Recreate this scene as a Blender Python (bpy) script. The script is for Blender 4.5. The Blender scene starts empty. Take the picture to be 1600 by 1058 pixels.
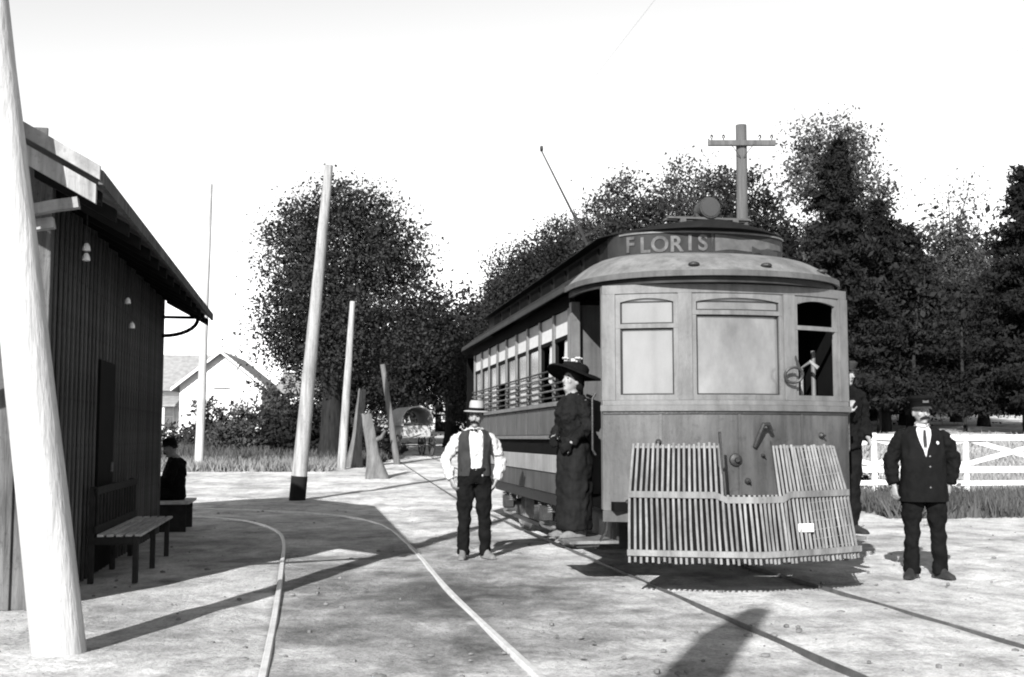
import bpy, bmesh, math, random
import numpy as np
from mathutils import Vector, Matrix, noise as mnoise
R = math.radians
random.seed(7)
rng = np.random.default_rng(11)
scene = bpy.context.scene
COL = scene.collection

# ------------------------------------------------------------------ camera, sky, sun, exposure
cam_d = bpy.data.cameras.new('camera')
cam = bpy.data.objects.new('camera', cam_d)
COL.objects.link(cam)
cam.location = (0, 0, 1.36)
cam.rotation_euler = (R(90) + math.atan(155 / 1800), 0, 0)
cam_d.lens = 36 * 1800 / 1600
cam_d.sensor_width = 36
cam_d.clip_end = 3000
scene.camera = cam

SUN_EL = R(28)
SH = Vector((.297, .955)).normalized()          # the way shadows fall on the ground
world = bpy.data.worlds.new('World')
scene.world = world
world.use_nodes = True
wn, wl = world.node_tree.nodes, world.node_tree.links
wn.clear()
sky = wn.new('ShaderNodeTexSky')
sky.sky_type = 'NISHITA'
sky.sun_disc = False
sky.sun_elevation = SUN_EL
sky.sun_rotation = math.atan2(-SH.x, -SH.y)
sky.air_density = 1.0
sky.dust_density = 0.0
bw = wn.new('ShaderNodeRGBToBW')
bg = wn.new('ShaderNodeBackground')
bg.inputs['Strength'].default_value = .12
wo = wn.new('ShaderNodeOutputWorld')
wl.new(sky.outputs[0], bw.inputs[0])
wl.new(bw.outputs[0], bg.inputs['Color'])
wl.new(bg.outputs[0], wo.inputs['Surface'])

sun_d = bpy.data.lights.new('sun', 'SUN')
sun_d.energy = 5
sun_d.angle = R(.5)
sun_d.color = (1, .994, .985)
sun = bpy.data.objects.new('sun', sun_d)
COL.objects.link(sun)
ldir = Vector((SH.x * math.cos(SUN_EL), SH.y * math.cos(SUN_EL), -math.sin(SUN_EL)))
sun.rotation_euler = ldir.to_track_quat('-Z', 'Y').to_euler()
sun.location = (-20, -40, 40)

vs = scene.view_settings
vs.view_transform = 'Standard'
vs.look = 'None'
vs.gamma = 1
vs.use_curve_mapping = False
vs.exposure = 1.4
scene.cycles.max_bounces = 4
scene.cycles.filter_width = 2.0

# ------------------------------------------------------------------ materials (a monochrome place: greys only)
MATS = {}
def grey(name, v, rough=.8, var=.25, scale=5., stretch=(1, 1, 1), bump=0., bscale=None, spec=.08, metal=0., streak=0.):
    m = bpy.data.materials.new(name)
    m.use_nodes = True
    n, l = m.node_tree.nodes, m.node_tree.links
    b = n['Principled BSDF']
    b.inputs['Roughness'].default_value = rough
    b.inputs['Specular IOR Level'].default_value = spec
    b.inputs['Metallic'].default_value = metal
    tc = n.new('ShaderNodeTexCoord')
    mp = n.new('ShaderNodeMapping')
    mp.inputs['Scale'].default_value = stretch
    l.new(tc.outputs['Object'], mp.inputs[0])
    no = n.new('ShaderNodeTexNoise')
    no.inputs['Scale'].default_value = scale
    no.inputs['Detail'].default_value = 7
    no.inputs['Roughness'].default_value = .62
    l.new(mp.outputs[0], no.inputs['Vector'])
    rp = n.new('ShaderNodeValToRGB')
    lo, hi = max(v * (1 - var), 0), min(v * (1 + var), 1)
    rp.color_ramp.elements[0].position = .3
    rp.color_ramp.elements[1].position = .7
    rp.color_ramp.elements[0].color = (lo, lo, lo, 1)
    rp.color_ramp.elements[1].color = (hi, hi, hi, 1)
    l.new(no.outputs[0], rp.inputs[0])
    # a slow tone per object so that alike pieces differ
    oi = n.new('ShaderNodeObjectInfo')
    mr = n.new('ShaderNodeMapRange')
    mr.inputs['To Min'].default_value = 1 - var * .45
    mr.inputs['To Max'].default_value = 1 + var * .45
    l.new(oi.outputs['Random'], mr.inputs[0])
    mx = n.new('ShaderNodeMix')
    mx.data_type = 'RGBA'
    mx.blend_type = 'MULTIPLY'
    mx.inputs[0].default_value = 1
    l.new(rp.outputs[0], mx.inputs[6])
    l.new(mr.outputs[0], mx.inputs[7])
    last = mx.outputs[2]
    if streak:
        m2 = n.new('ShaderNodeMapping'); m2.inputs['Scale'].default_value = (5, 5, .55)
        l.new(tc.outputs['Object'], m2.inputs[0])
        n2 = n.new('ShaderNodeTexNoise'); n2.inputs['Scale'].default_value = 1.6; n2.inputs['Detail'].default_value = 8; n2.inputs['Roughness'].default_value = .7
        l.new(m2.outputs[0], n2.inputs['Vector'])
        n3 = n.new('ShaderNodeTexNoise'); n3.inputs['Scale'].default_value = 22; n3.inputs['Detail'].default_value = 5
        l.new(tc.outputs['Object'], n3.inputs['Vector'])
        r2 = n.new('ShaderNodeValToRGB'); r2.color_ramp.elements[0].position = .33; r2.color_ramp.elements[1].position = .58
        r2.color_ramp.elements[0].color = (1 - streak,)*3 + (1,)
        l.new(n2.outputs[0], r2.inputs[0])
        r3 = n.new('ShaderNodeValToRGB'); r3.color_ramp.elements[0].position = .28; r3.color_ramp.elements[1].position = .42
        r3.color_ramp.elements[0].color = (1 - streak*.5,)*3 + (1,)
        l.new(n3.outputs[0], r3.inputs[0])
        for rr in (r2, r3):
            q = n.new('ShaderNodeMix'); q.data_type = 'RGBA'; q.blend_type = 'MULTIPLY'; q.inputs[0].default_value = 1
            l.new(last, q.inputs[6]); l.new(rr.outputs[0], q.inputs[7]); last = q.outputs[2]
    l.new(last, b.inputs['Base Color'])
    if bump:
        nb = n.new('ShaderNodeTexNoise')
        nb.inputs['Scale'].default_value = bscale or scale * 5
        nb.inputs['Detail'].default_value = 6
        l.new(mp.outputs[0], nb.inputs['Vector'])
        bp = n.new('ShaderNodeBump')
        bp.inputs['Strength'].default_value = bump
        bp.inputs['Distance'].default_value = .02
        l.new(nb.outputs[0], bp.inputs['Height'])
        l.new(bp.outputs[0], b.inputs['Normal'])
    MATS[name] = m
    return m

grey('car_paint', 0.056, .5, .42, 2.2, (1, 1, .55), .12, 30, .3, streak=0.5)
grey('car_trim', 0.098, .5, .22, 6, (1, 1, .6), .1, 40, .3, streak=0.35)
grey('car_side', 0.07, .55, .2, 2.5, (.4, 1, 1), .1, 30, streak=0.35)
grey('car_pale', .24, .55, .18, 2.5, (.4, 1, 1), .1, 30, streak=0.3)
grey('car_dark', .006, .8, .3, 4, bump=.1, spec=.02)
grey('car_skirt', 0.065, .6, .25, 2.5, bump=.1, streak=0.4)
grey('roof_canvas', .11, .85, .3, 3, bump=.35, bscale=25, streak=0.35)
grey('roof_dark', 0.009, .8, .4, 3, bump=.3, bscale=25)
grey('sign_dark', 0.022, .6, .4, 5, (1, 1, .6), .1)
grey('sign_letter', .062, .8, .6, 9)
grey('sign_patch', .06, .7, .3, 9)
grey('dusty_glint_pane', 0.095, .12, .5, 2.2, (1, 1, .5), spec=.6)  # dusty glass; its strong blotches stand in for reflections
grey('bright_pane', 0.13, .12, .2, 2.2, (1, 1, .5), spec=.6)
grey('pale_blind', 0.42, .6, .15, 4)
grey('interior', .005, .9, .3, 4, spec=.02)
grey('iron', 0.014, .55, .4, 9, bump=.3, spec=.4)
grey('iron_worn', 0.1, .5, .5, 7, bump=.3, spec=.4)
grey('rail_steel', 0.42, .35, .25, 8, (1, 1, 1), .15, 40, .4, .0)
grey('rail_dull', .05, .5, .5, 6, bump=.2, spec=.4)
grey('slat_wood', 0.15, .7, .3, 9, (1, 1, .25), .2, streak=0.4)
grey('porcelain', .62, .25, .05, 5, spec=.5)
grey('lens', 0.02, .15, .2, 5, spec=.6)
grey('station_board', 0.085, .85, .45, 7, (3, 3, .22), .5, 30, streak=0.6)
grey('station_core', 0.006, .9, .3, 5)
grey('station_trim', 0.24, .8, .25, 6, (1, 1, 1), .25, 40, streak=0.4)
grey('shingle', .09, .9, .4, 5, bump=.4)
grey('lit_bench_wood', .33, .8, .3, 9, (1, .2, 1), .25, streak=0.4)  # pale tone stands in for light lying on the seats
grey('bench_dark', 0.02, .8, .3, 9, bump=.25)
grey('pole_wood', 0.33, .85, .18, 5, (2.4, 2.4, .18), .45, 18, streak=.28)
grey('pole_grey', 0.24, .85, .35, 5, (2.4, 2.4, .2), .5, 22, streak=0.45)
grey('pole_mid', 0.06, .85, .35, 5, (2.4, 2.4, .2), .5, 22)
grey('pole_dark', .08, .9, .35, 5, (2, 2, .3), .4, 22)
grey('tar', .01, .9, .3, 6)
grey('white_paint', 0.5, .75, .15, 5, bump=.15, streak=0.3)
grey('house_white', 0.55, .75, .1, 3, bump=.1)
grey('house_roof', 0.17, .9, .25, 4, bump=.3)
grey('house_pane', 0.3, .2, .3, 3, spec=.5)
grey('house_glass', .03, .15, .3, 3, spec=.6)
grey('bark', 0.014, .95, .5, 6, (2, 2, .3), .8, 18)
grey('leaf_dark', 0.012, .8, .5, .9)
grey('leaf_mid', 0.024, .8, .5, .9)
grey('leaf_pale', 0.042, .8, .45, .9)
grey('needle', 0.008, .85, .5, 1.2)
grey('weed', 0.045, .85, .5, .8)
grey('weed_pale', 0.12, .85, .4, .8)
grey('skin', 0.165, .55, .1, 12, spec=.3)
grey('cloth_white', 0.36, .85, .1, 10, bump=.2, bscale=120)
grey('cloth_vest', 0.026, .9, .25, 12, bump=.25, bscale=150, spec=.06)
grey('cloth_black', 0.005, .9, .35, 8, bump=.25, bscale=120, spec=.05)
grey('cloth_dress', 0.007, .85, .4, 6, (2, 2, .4), .25, 100, .05)
grey('felt_pale', 0.22, .9, .12, 10)
grey('hair', 0.008, .6, .3, 30)
grey('shoe', 0.02, .45, .4, 12)
grey('shoe_dusty', 0.12, .8, .4, 12)
grey('straw', 0.19, .9, .3, 14)
grey('canvas', 0.26, .85, .15, 5, bump=.2)
grey('stump_wood', 0.085, .9, .4, 5, (2, 2, .4), .7, 16)
grey('stone', 0.13, .9, .4, 8, bump=.5)

# ------------------------------------------------------------------ mesh building helpers
class MB:
    def __init__(self):
        self.v, self.f = [], []
    def quad(self, a, b, c, d):
        i = len(self.v); self.v += [a, b, c, d]; self.f.append((i, i+1, i+2, i+3)); return self
    def box(self, x0, x1, y0, y1, z0, z1):
        i = len(self.v)
        self.v += [(x0,y0,z0),(x1,y0,z0),(x1,y1,z0),(x0,y1,z0),(x0,y0,z1),(x1,y0,z1),(x1,y1,z1),(x0,y1,z1)]
        self.f += [(i,i+3,i+2,i+1),(i+4,i+5,i+6,i+7),(i,i+1,i+5,i+4),(i+1,i+2,i+6,i+5),(i+2,i+3,i+7,i+6),(i+3,i,i+4,i+7)]
        return self
    def rings(self, rings, closed=True, caps=True):
        n = len(rings[0]); i = len(self.v)
        for r in rings: self.v += [tuple(p) for p in r]
        m = n if closed else n - 1
        for k in range(len(rings) - 1):
            a, b = i + k*n, i + (k+1)*n
            for j in range(m):
                j2 = (j+1) % n
                self.f.append((a+j, a+j2, b+j2, b+j))
        if caps and closed:
            self.f.append(tuple(i + j for j in reversed(range(n))))
            self.f.append(tuple(i + (len(rings)-1)*n + j for j in range(n)))
        return self
    def tube(self, path, rad, n=8, ref=(1, 0, 0), caps=True):
        P = [Vector(p) for p in path]
        if not isinstance(rad, (list, tuple)): rad = [rad] * len(P)
        rings = []
        ref = Vector(ref)
        for k, p in enumerate(P):
            t = (P[min(k+1, len(P)-1)] - P[max(k-1, 0)]).normalized()
            rf = ref if abs(t.dot(ref)) < .95 else Vector((0, 1, 0)) if abs(t.y) < .9 else Vector((0, 0, 1))
            a = (rf - t * rf.dot(t)).normalized()
            b = t.cross(a)
            r = rad[k]
            ra, rb = r if isinstance(r, (list, tuple)) else (r, r)
            rings.append([p + a * (ra * math.cos(2*math.pi*j/n)) + b * (rb * math.sin(2*math.pi*j/n)) for j in range(n)])
        return self.rings(rings, True, caps)
    def ell(self, c, r, n=14, m=9, rot=None):
        c = Vector(c); rings = []
        for k in range(m):
            th = math.pi * (k + .02) / (m - 1 + .04)
            ring = []
            for j in range(n):
                ph = 2*math.pi*j/n
                p = Vector((r[0]*math.sin(th)*math.cos(ph), r[1]*math.sin(th)*math.sin(ph), -r[2]*math.cos(th)))
                if rot: p = rot @ p
                ring.append(c + p)
            rings.append(ring)
        return self.rings(rings)
    def hrings(self, L, n=20, pw=2.0):
        """horizontal ellipse rings (z, rx, ry, cx, cy); pw > 2 squares them"""
        rings = []
        for (z, rx, ry, cx, cy) in L:
            ring = []
            for j in range(n):
                a = 2*math.pi*j/n
                c, s = math.cos(a), math.sin(a)
                e = 2/pw
                ring.append((cx + rx*math.copysign(abs(c)**e, c), cy + ry*math.copysign(abs(s)**e, s), z))
            rings.append(ring)
        return self.rings(rings)
    def arcbar(self, pts, w, t, axis):
        """bar of rectangular section w (along axis) by t along pts"""
        ax = Vector(axis); P = [Vector(p) for p in pts]; rings = []
        for k, p in enumerate(P):
            tg = (P[min(k+1, len(P)-1)] - P[max(k-1, 0)]).normalized()
            nn = tg.cross(ax).normalized()
            rings.append([p+ax*w/2+nn*t/2, p-ax*w/2+nn*t/2, p-ax*w/2-nn*t/2, p+ax*w/2-nn*t/2])
        return self.rings(rings)
    def mesh(self, name):
        me = bpy.data.meshes.new(name)
        me.from_pydata([tuple(p) for p in self.v], [], self.f)
        me.validate()
        bm = bmesh.new(); bm.from_mesh(me)
        bmesh.ops.recalc_face_normals(bm, faces=bm.faces)
        bm.to_mesh(me); bm.free()
        return me
    def build(self, name, mat, parent=None, smooth=None, bevel=0.):
        me = self.mesh(name)
        return link(name, me, mat, parent, smooth, bevel)

def link(name, me, mat, parent=None, smooth=None, bevel=0.):
    o = bpy.data.objects.new(name, me)
    COL.objects.link(o)
    me.materials.clear()
    me.materials.append(MATS[mat])
    if parent is not None: o.parent = parent
    if bevel:
        bm = bmesh.new(); bm.from_mesh(me)
        bmesh.ops.bevel(bm, geom=list(bm.edges), offset=bevel, segments=1, affect='EDGES', clamp_overlap=True)
        bm.to_mesh(me); bm.free()
    if smooth is not None:
        try:
            me.shade_smooth()
            me.set_sharp_from_angle(angle=R(smooth))
        except Exception:
            pass
    return o

def tag(o, label=None, cat=None, group=None, kind=None):
    if label: o['label'] = label
    if cat: o['category'] = cat
    if group: o['group'] = group
    if kind: o['kind'] = kind
    return o

def empty(name, loc, rz=0., label=None, cat=None, group=None):
    o = bpy.data.objects.new(name, None)
    COL.objects.link(o)
    o.location = loc
    o.rotation_euler = (0, 0, rz)
    o.empty_display_size = .2
    return tag(o, label, cat, group)

def share(o, parent, loc=None, rot=None, name=None):
    """another piece alike: a copy with the same mesh"""
    c = o.copy()
    if name: c.name = name
    COL.objects.link(c)
    c.parent = parent
    if loc is not None: c.location = loc
    if rot is not None: c.rotation_euler = rot
    return c

def remeshed(name, mb, voxel, mat, parent, smooth=4, fold=0., fsize=.12):
    me = mb.mesh(name)
    o = bpy.data.objects.new(name, me)
    COL.objects.link(o)
    m = o.modifiers.new('r', 'REMESH'); m.mode = 'VOXEL'; m.voxel_size = voxel
    if smooth:
        s = o.modifiers.new('s', 'SMOOTH'); s.iterations = smooth; s.factor = .5
    if fold:
        t = bpy.data.textures.new(name + '_folds', 'CLOUDS'); t.noise_scale = fsize; t.noise_depth = 2
        d = o.modifiers.new('d', 'DISPLACE'); d.texture = t; d.strength = fold; d.mid_level = .5
        d.texture_coords = 'LOCAL'
    dg = bpy.context.evaluated_depsgraph_get()
    me2 = bpy.data.meshes.new_from_object(o.evaluated_get(dg))
    o.modifiers.clear()
    o.data = me2
    bpy.data.meshes.remove(me)
    me2.materials.clear(); me2.materials.append(MATS[mat])
    me2.shade_smooth()
    o.parent = parent
    return o

# ------------------------------------------------------------------ terrain
def ter(x, y):
    d = np.maximum(0, np.asarray(y, float) - 22)
    base = .03 * d * d / (d + 4)
    right = np.clip((np.asarray(x, float) - 5) / 6, 0, 1)
    base = base * (1 + .35 * right)
    st = np.clip((np.asarray(y, float) - 25) / 11, 0, 1); sx = np.clip((np.asarray(x, float) - 5) / 3, 0, 1)
    base = base + 1.05 * st*st*(3 - 2*st) * sx*sx*(3 - 2*sx)
    base = np.where(base > 6, 6 + (base - 6) * .3, base)
    return base
def tz(x, y): return float(ter(x, y))

def ground_sheet():
    def axis(lo, hi, near, step, g):
        a = [0.]; s = step
        while a[-1] < hi:
            if a[-1] > near: s *= g
            a.append(a[-1] + s)
        b = [0.]; s = step
        while b[-1] > lo:
            if b[-1] < -near: s *= g
            b.append(b[-1] - s)
        return np.array(sorted(set(b[1:] + a)))
    xs = axis(-240, 240, 8, .11, 1.12)
    ys = axis(-50, 300, 24, .12, 1.12)
    X, Y = np.meshgrid(xs, ys)
    Z = ter(X, Y)
    # trampled earth: low humps only
    def bumps(X, Y, wl, amp, seed):
        r = np.random.default_rng(seed); Z = 0
        for k in range(7):
            a = r.uniform(0, 6.28); w = wl * r.uniform(.6, 1.6)
            Z = Z + np.sin((X*math.cos(a) + Y*math.sin(a)) * 6.28 / w + r.uniform(0, 6.28))
        return Z * amp / 7
    Z = Z + bumps(X, Y, 1.1, .016, 1) + bumps(X, Y, 4., .02, 2)
    ux = X - (2.02 - .172*(Y - 10.8))                 # offset from the car's track
    for off, amp in ((2.5, .018), (3.95, .016), (-2.3, .014), (5.6, .012), (7.0, .012)):
        wob = .18*np.sin(Y*.45 + off) + .07*np.sin(Y*1.7 + 2*off)
        g = (ux - off - wob)/.12
        Z = Z - amp*np.exp(-g*g) + amp*.6*np.exp(-((np.abs(ux - off - wob) - .24)/.09)**2)
    for off in (-.735, .735):                          # packed earth kept low along the car's rails
        Z = Z - .006*np.exp(-((ux - off)/.12)**2)
    n, m = X.shape
    V = np.stack([X, Y, Z], -1).reshape(-1, 3)
    i = np.arange(n*m).reshape(n, m)
    Fq = np.stack([i[:-1, :-1], i[:-1, 1:], i[1:, 1:], i[1:, :-1]], -1).reshape(-1, 4)
    me = bpy.data.meshes.new('ground')
    me.from_pydata(V.tolist(), [], Fq.tolist())
    me.shade_smooth()
    o = bpy.data.objects.new('ground', me)
    COL.objects.link(o)
    m = bpy.data.materials.new('dirt')
    m.use_nodes = True
    nd, l = m.node_tree.nodes, m.node_tree.links
    b = nd['Principled BSDF']
    b.inputs['Roughness'].default_value = .95
    b.inputs['Specular IOR Level'].default_value = .1
    tc = nd.new('ShaderNodeTexCoord')
    def noise(scale, det, rough, sx=1, sy=1):
        mp = nd.new('ShaderNodeMapping'); mp.inputs['Scale'].default_value = (sx, sy, 1)
        l.new(tc.outputs['Object'], mp.inputs[0])
        t = nd.new('ShaderNodeTexNoise')
        t.inputs['Scale'].default_value = scale; t.inputs['Detail'].default_value = det; t.inputs['Roughness'].default_value = rough
        l.new(mp.outputs[0], t.inputs['Vector'])
        return t
    def ramp(src, a, b_, ca, cb):
        r = nd.new('ShaderNodeValToRGB')
        r.color_ramp.elements[0].position = a; r.color_ramp.elements[1].position = b_
        r.color_ramp.elements[0].color = (ca, ca, ca, 1); r.color_ramp.elements[1].color = (cb, cb, cb, 1)
        l.new(src, r.inputs[0]); return r
    def mul(a, b_):
        x = nd.new('ShaderNodeMix'); x.data_type = 'RGBA'; x.blend_type = 'MULTIPLY'; x.inputs[0].default_value = 1
        l.new(a, x.inputs[6]); l.new(b_, x.inputs[7]); return x.outputs[2]
    c = ramp(noise(.55, 8, .6).outputs[0], .38, .6, .33, .57).outputs[0]
    c = mul(c, ramp(noise(5, 8, .72, 1, .6).outputs[0], .32, .56, .66, 1.08).outputs[0])
    c = mul(c, ramp(noise(34, 6, .75).outputs[0], .34, .56, .62, 1.05).outputs[0])
    c = mul(c, ramp(noise(1.3, 8, .66, 1.1, .9).outputs[0], .34, .52, .58, 1.0).outputs[0])
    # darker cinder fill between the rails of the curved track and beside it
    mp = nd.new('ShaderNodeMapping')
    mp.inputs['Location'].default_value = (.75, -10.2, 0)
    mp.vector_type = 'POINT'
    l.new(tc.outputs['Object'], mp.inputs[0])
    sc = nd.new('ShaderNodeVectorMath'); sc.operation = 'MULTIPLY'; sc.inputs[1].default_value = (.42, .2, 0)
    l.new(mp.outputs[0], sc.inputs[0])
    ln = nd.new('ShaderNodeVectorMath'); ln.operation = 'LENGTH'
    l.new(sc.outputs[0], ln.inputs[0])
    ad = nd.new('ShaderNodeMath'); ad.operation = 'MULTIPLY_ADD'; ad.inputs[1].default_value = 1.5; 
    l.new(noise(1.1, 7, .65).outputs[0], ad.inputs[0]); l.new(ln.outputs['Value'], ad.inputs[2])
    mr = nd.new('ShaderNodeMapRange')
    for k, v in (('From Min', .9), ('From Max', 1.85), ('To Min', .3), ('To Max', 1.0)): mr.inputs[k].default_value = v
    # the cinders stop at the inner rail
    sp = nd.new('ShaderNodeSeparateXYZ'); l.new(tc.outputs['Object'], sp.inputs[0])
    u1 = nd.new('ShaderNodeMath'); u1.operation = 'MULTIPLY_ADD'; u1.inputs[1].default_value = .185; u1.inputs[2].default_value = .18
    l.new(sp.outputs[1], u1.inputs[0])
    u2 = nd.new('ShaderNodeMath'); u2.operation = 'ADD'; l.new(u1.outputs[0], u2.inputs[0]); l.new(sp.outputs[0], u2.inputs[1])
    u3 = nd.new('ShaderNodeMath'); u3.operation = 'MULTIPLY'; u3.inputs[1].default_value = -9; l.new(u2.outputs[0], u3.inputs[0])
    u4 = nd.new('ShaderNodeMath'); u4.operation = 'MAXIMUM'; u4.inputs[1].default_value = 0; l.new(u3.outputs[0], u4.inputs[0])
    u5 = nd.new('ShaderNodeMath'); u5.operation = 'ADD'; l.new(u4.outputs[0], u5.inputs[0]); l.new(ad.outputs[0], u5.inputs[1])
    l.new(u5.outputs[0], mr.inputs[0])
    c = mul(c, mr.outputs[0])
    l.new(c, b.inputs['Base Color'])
    nb = noise(9, 10, .72); bp = nd.new('ShaderNodeBump')
    bp.inputs['Strength'].default_value = .8; bp.inputs['Distance'].default_value = .09
    l.new(nb.outputs[0], bp.inputs['Height']); l.new(bp.outputs[0], b.inputs['Normal'])
    me.materials.append(m)
    tag(o, 'pale trampled dirt ground around the tracks', 'ground', kind='structure')
ground_sheet()

# ------------------------------------------------------------------ tracks
def rail_mesh(pts, name, parent, w=1., up=0., mat='rail_steel'):
    mb = MB(); rings = []
    P = [Vector((x, y, 0)) for x, y in pts]
    prof = [(-.036, -.05), (-.036, .026), (-.026, .036), (.026, .036), (.036, .026), (.036, -.05)]
    for k, p in enumerate(P):
        t = (P[min(k+1, len(P)-1)] - P[max(k-1, 0)]).normalized()
        nn = Vector((t.y, -t.x, 0))
        rings.append([p + nn*(a*w) + Vector((0, 0, tz(p.x, p.y) + z + up)) for a, z in prof])
    mb.rings(rings)
    return mb.build(name, mat, parent, 40)

def spline(pts, n=10):
    out = []
    P = [Vector((p[0], p[1], 0)) for p in pts]
    for k in range(len(P) - 1):
        p0, p1, p2, p3 = P[max(k-1, 0)], P[k], P[k+1], P[min(k+2, len(P)-1)]
        for j in range(n):
            t = j / n
            q = .5*((2*p1) + (p2-p0)*t + (2*p0-5*p1+4*p2-p3)*t*t + (3*p1-p0-3*p2+p3)*t**3)
            out.append((q.x, q.y))
    out.append((P[-1].x, P[-1].y))
    return out

TA = math.atan(.172)                                   # heading of the car's track
CAR = Vector((2.02, 10.8))
car_ax = Vector((-math.sin(TA), math.cos(TA)))
car_rt = Vector((math.cos(TA), math.sin(TA)))
trk = tag(empty('streetcar_track', (0, 0, 0)), 'straight streetcar track running under the trolley car', 'track', kind='structure')
for s in (-1, 1):
    rail_mesh([tuple(CAR + car_ax*d + car_rt*(s*.735)) for d in np.linspace(-14, 60, 60)], 'rail', trk, .26, -.012, 'rail_dull')
trk2 = tag(empty('siding_track', (0, 0, 0)), 'curved siding track bending left behind the station', 'track', kind='structure')
rail_mesh(spline([(1.3, 1.0), (.15, 6.71), (-.55, 10.3), (-1.17, 13.97), (-1.75, 17.0), (-2.3, 18.9), (-3.2, 20.5), (-4.6, 21.6), (-6.4, 22.3), (-9, 22.9), (-14, 23.6)]), 'rail', trk2, .68, -.012)
rail_mesh(spline([(-.45, 1.0), (-1.42, 6.71), (-1.91, 9.5), (-2.5, 12.7), (-2.98, 15.2), (-3.45, 17.0), (-4.15, 18.6), (-5.1, 19.7), (-6.8, 20.6), (-9.2, 21.3), (-14, 22.0)]), 'rail', trk2, .68, -.012)

# ------------------------------------------------------------------ the station
def station():
    st = empty('station_building', (-3.8, 9.3, 0), R(10), 'dark wooden station building with deep overhanging eaves beside the siding', 'station')
    L, W = 7.4, 5.0
    MB().box(-W, -.03, .03, L, 0, 3.6).build('wall', 'station_core', st)
    # track side: vertical boards and battens
    bd = MB().box(0, .024, 0, .185, .0, 3.62).build('board', 'station_board', st, bevel=.004)
    bd.location = (-.012, .05, 0)
    k = 1; y = .05 + .2
    while y < L - .19:
        share(bd, st, (-.012 + random.uniform(-.006, .008), y, random.uniform(-.01, .01))); y += .2
    bt = MB().box(0, .022, 0, .05, 0, 3.62).build('batten', 'station_board', st, bevel=.004)
    bt.location = (.02, .21, 0)
    y = .41
    while y < L - .1:
        share(bt, st, (.02, y, 0)); y += .2
    # end wall facing the camera
    eb = MB().box(0, .185, -.024, 0, 0, 3.9).build('board', 'station_board', st, bevel=.004)
    eb.location = (-.2, .012, 0)
    x = -.4
    while x > -W:
        share(eb, st, (x, .012 + random.uniform(-.006, .006), 0)); x -= .2
    et = MB().box(0, .05, -.022, 0, 0, 3.9).build('batten', 'station_board', st, bevel=.004)
    et.location = (-.23, -.02, 0)
    x = -.43
    while x > -W:
        share(et, st, (x, -.02, 0)); x -= .2
    MB().box(-.06, .05, -.06, .06, 0, 3.7).build('corner_post', 'station_board', st, bevel=.005)
    MB().box(-.06, .05, L-.06, L+.06, 0, 3.7).build('corner_post', 'station_board', st, bevel=.005)
    # gable above the end wall
    g = MB()
    rz = lambda x: 3.2 + (.66 - x) * .56 - .14
    g.v += [(0, .0, 3.5), (-W, .0, 3.5), (-W, 0, rz(-W+5)), (-2.5, 0, rz(-2.5)), (0, 0, rz(0))]
    g.f.append((0, 1, 2, 3, 4))
    g.build('gable', 'station_board', st)
    # roof: two slopes with stepped shingle courses
    y0, y1 = -1.55, 7.95
    xe, zr, xm = .66, .56, -2.5
    for side in (1, -1):
        rings = []
        nC = 16
        top, bot = [], []
        for c in range(nC + 1):
            f = c / nC
            x = xe + (xm - xe) * f
            z = 3.2 + (xe - x) * zr
            if c > 0: top.append((x, z + .012))
            top.append((x, z + .03))
        m = MB()
        X = lambda x: x if side == 1 else 2*xm - x
        up = [(X(x), z + .02) for x, z in top]
        dn = [(X(xm), 3.2 + (xe - xm)*zr - .05), (X(xe), 3.2 - .05)]
        prof = up + dn
        m.rings([[(x, y0, z) for x, z in prof], [(x, y1, z) for x, z in prof]])
        m.build('roof_slope', 'shingle', st)
        # rake boards (near and far), eave fascia
        for yy in (y0 - .045, y1 + .005):
            a, b = (X(xe + .02), 3.2 - .01), (X(xm), 3.2 + (xe + .02 - xm)*zr - .01)
            r = MB().rings([[(a[0], yy, a[1]-.05), (a[0], yy+.04, a[1]-.05), (a[0], yy+.04, a[1]+.05), (a[0], yy, a[1]+.05)],
                            [(b[0], yy, b[1]-.05), (b[0], yy+.04, b[1]-.05), (b[0], yy+.04, b[1]+.05), (b[0], yy, b[1]+.05)]])
            r.build('rake_board', 'station_trim', st)
        xf = X(xe + .005); xf2 = X(xe + .035)
        MB().box(min(xf, xf2), max(xf, xf2), y0 - .003, y1 + .003, 3.115, 3.215).build('eave_fascia', 'station_board', st)
    # second moulding inside the near rake
    a, b = (.645, 3.085), (xm, 3.085 + (.645 - xm)*zr)
    MB().rings([[(a[0], y0+.02, a[1]-.1), (a[0], y0+.07, a[1]-.1), (a[0], y0+.07, a[1]+.035), (a[0], y0+.02, a[1]+.035)],
                [(b[0], y0+.02, b[1]-.1), (b[0], y0+.07, b[1]-.1), (b[0], y0+.07, b[1]+.035), (b[0], y0+.02, b[1]+.035)]]).build('rake_moulding', 'pole_grey', st)
    # curved braces in the open gable
    for dz, x_end, nm in ((0, .52, 0), (-.13, .34, 1)):
        pts = []
        for k in range(13):
            t = k / 12
            x = x_end - t * 1.9
            z = 3.0 + dz - .62 * t ** 1.25
            pts.append((x, y0 + .1 + nm*.1, z))
        MB().arcbar(pts, .08, .075, (0, 1, 0)).build('gable_brace', 'station_trim', st)
    # eave brackets along the track side
    br = MB()
    pts = [(.03 + .5*math.sin(t*math.pi/2), 0, 2.82 + .25*(1-math.cos(t*math.pi/2))) for t in np.linspace(0, 1, 9)]
    br.arcbar(pts, .05, .05, (0, 1, 0))
    br.box(.02, .62, -.025, .025, 3.07, 3.11)
    b0 = br.build('eave_bracket', 'station_core', st)
    b0.location = (0, 7.3, 0)
    # rafters under the eave, soffit boards
    rf = MB()
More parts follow.
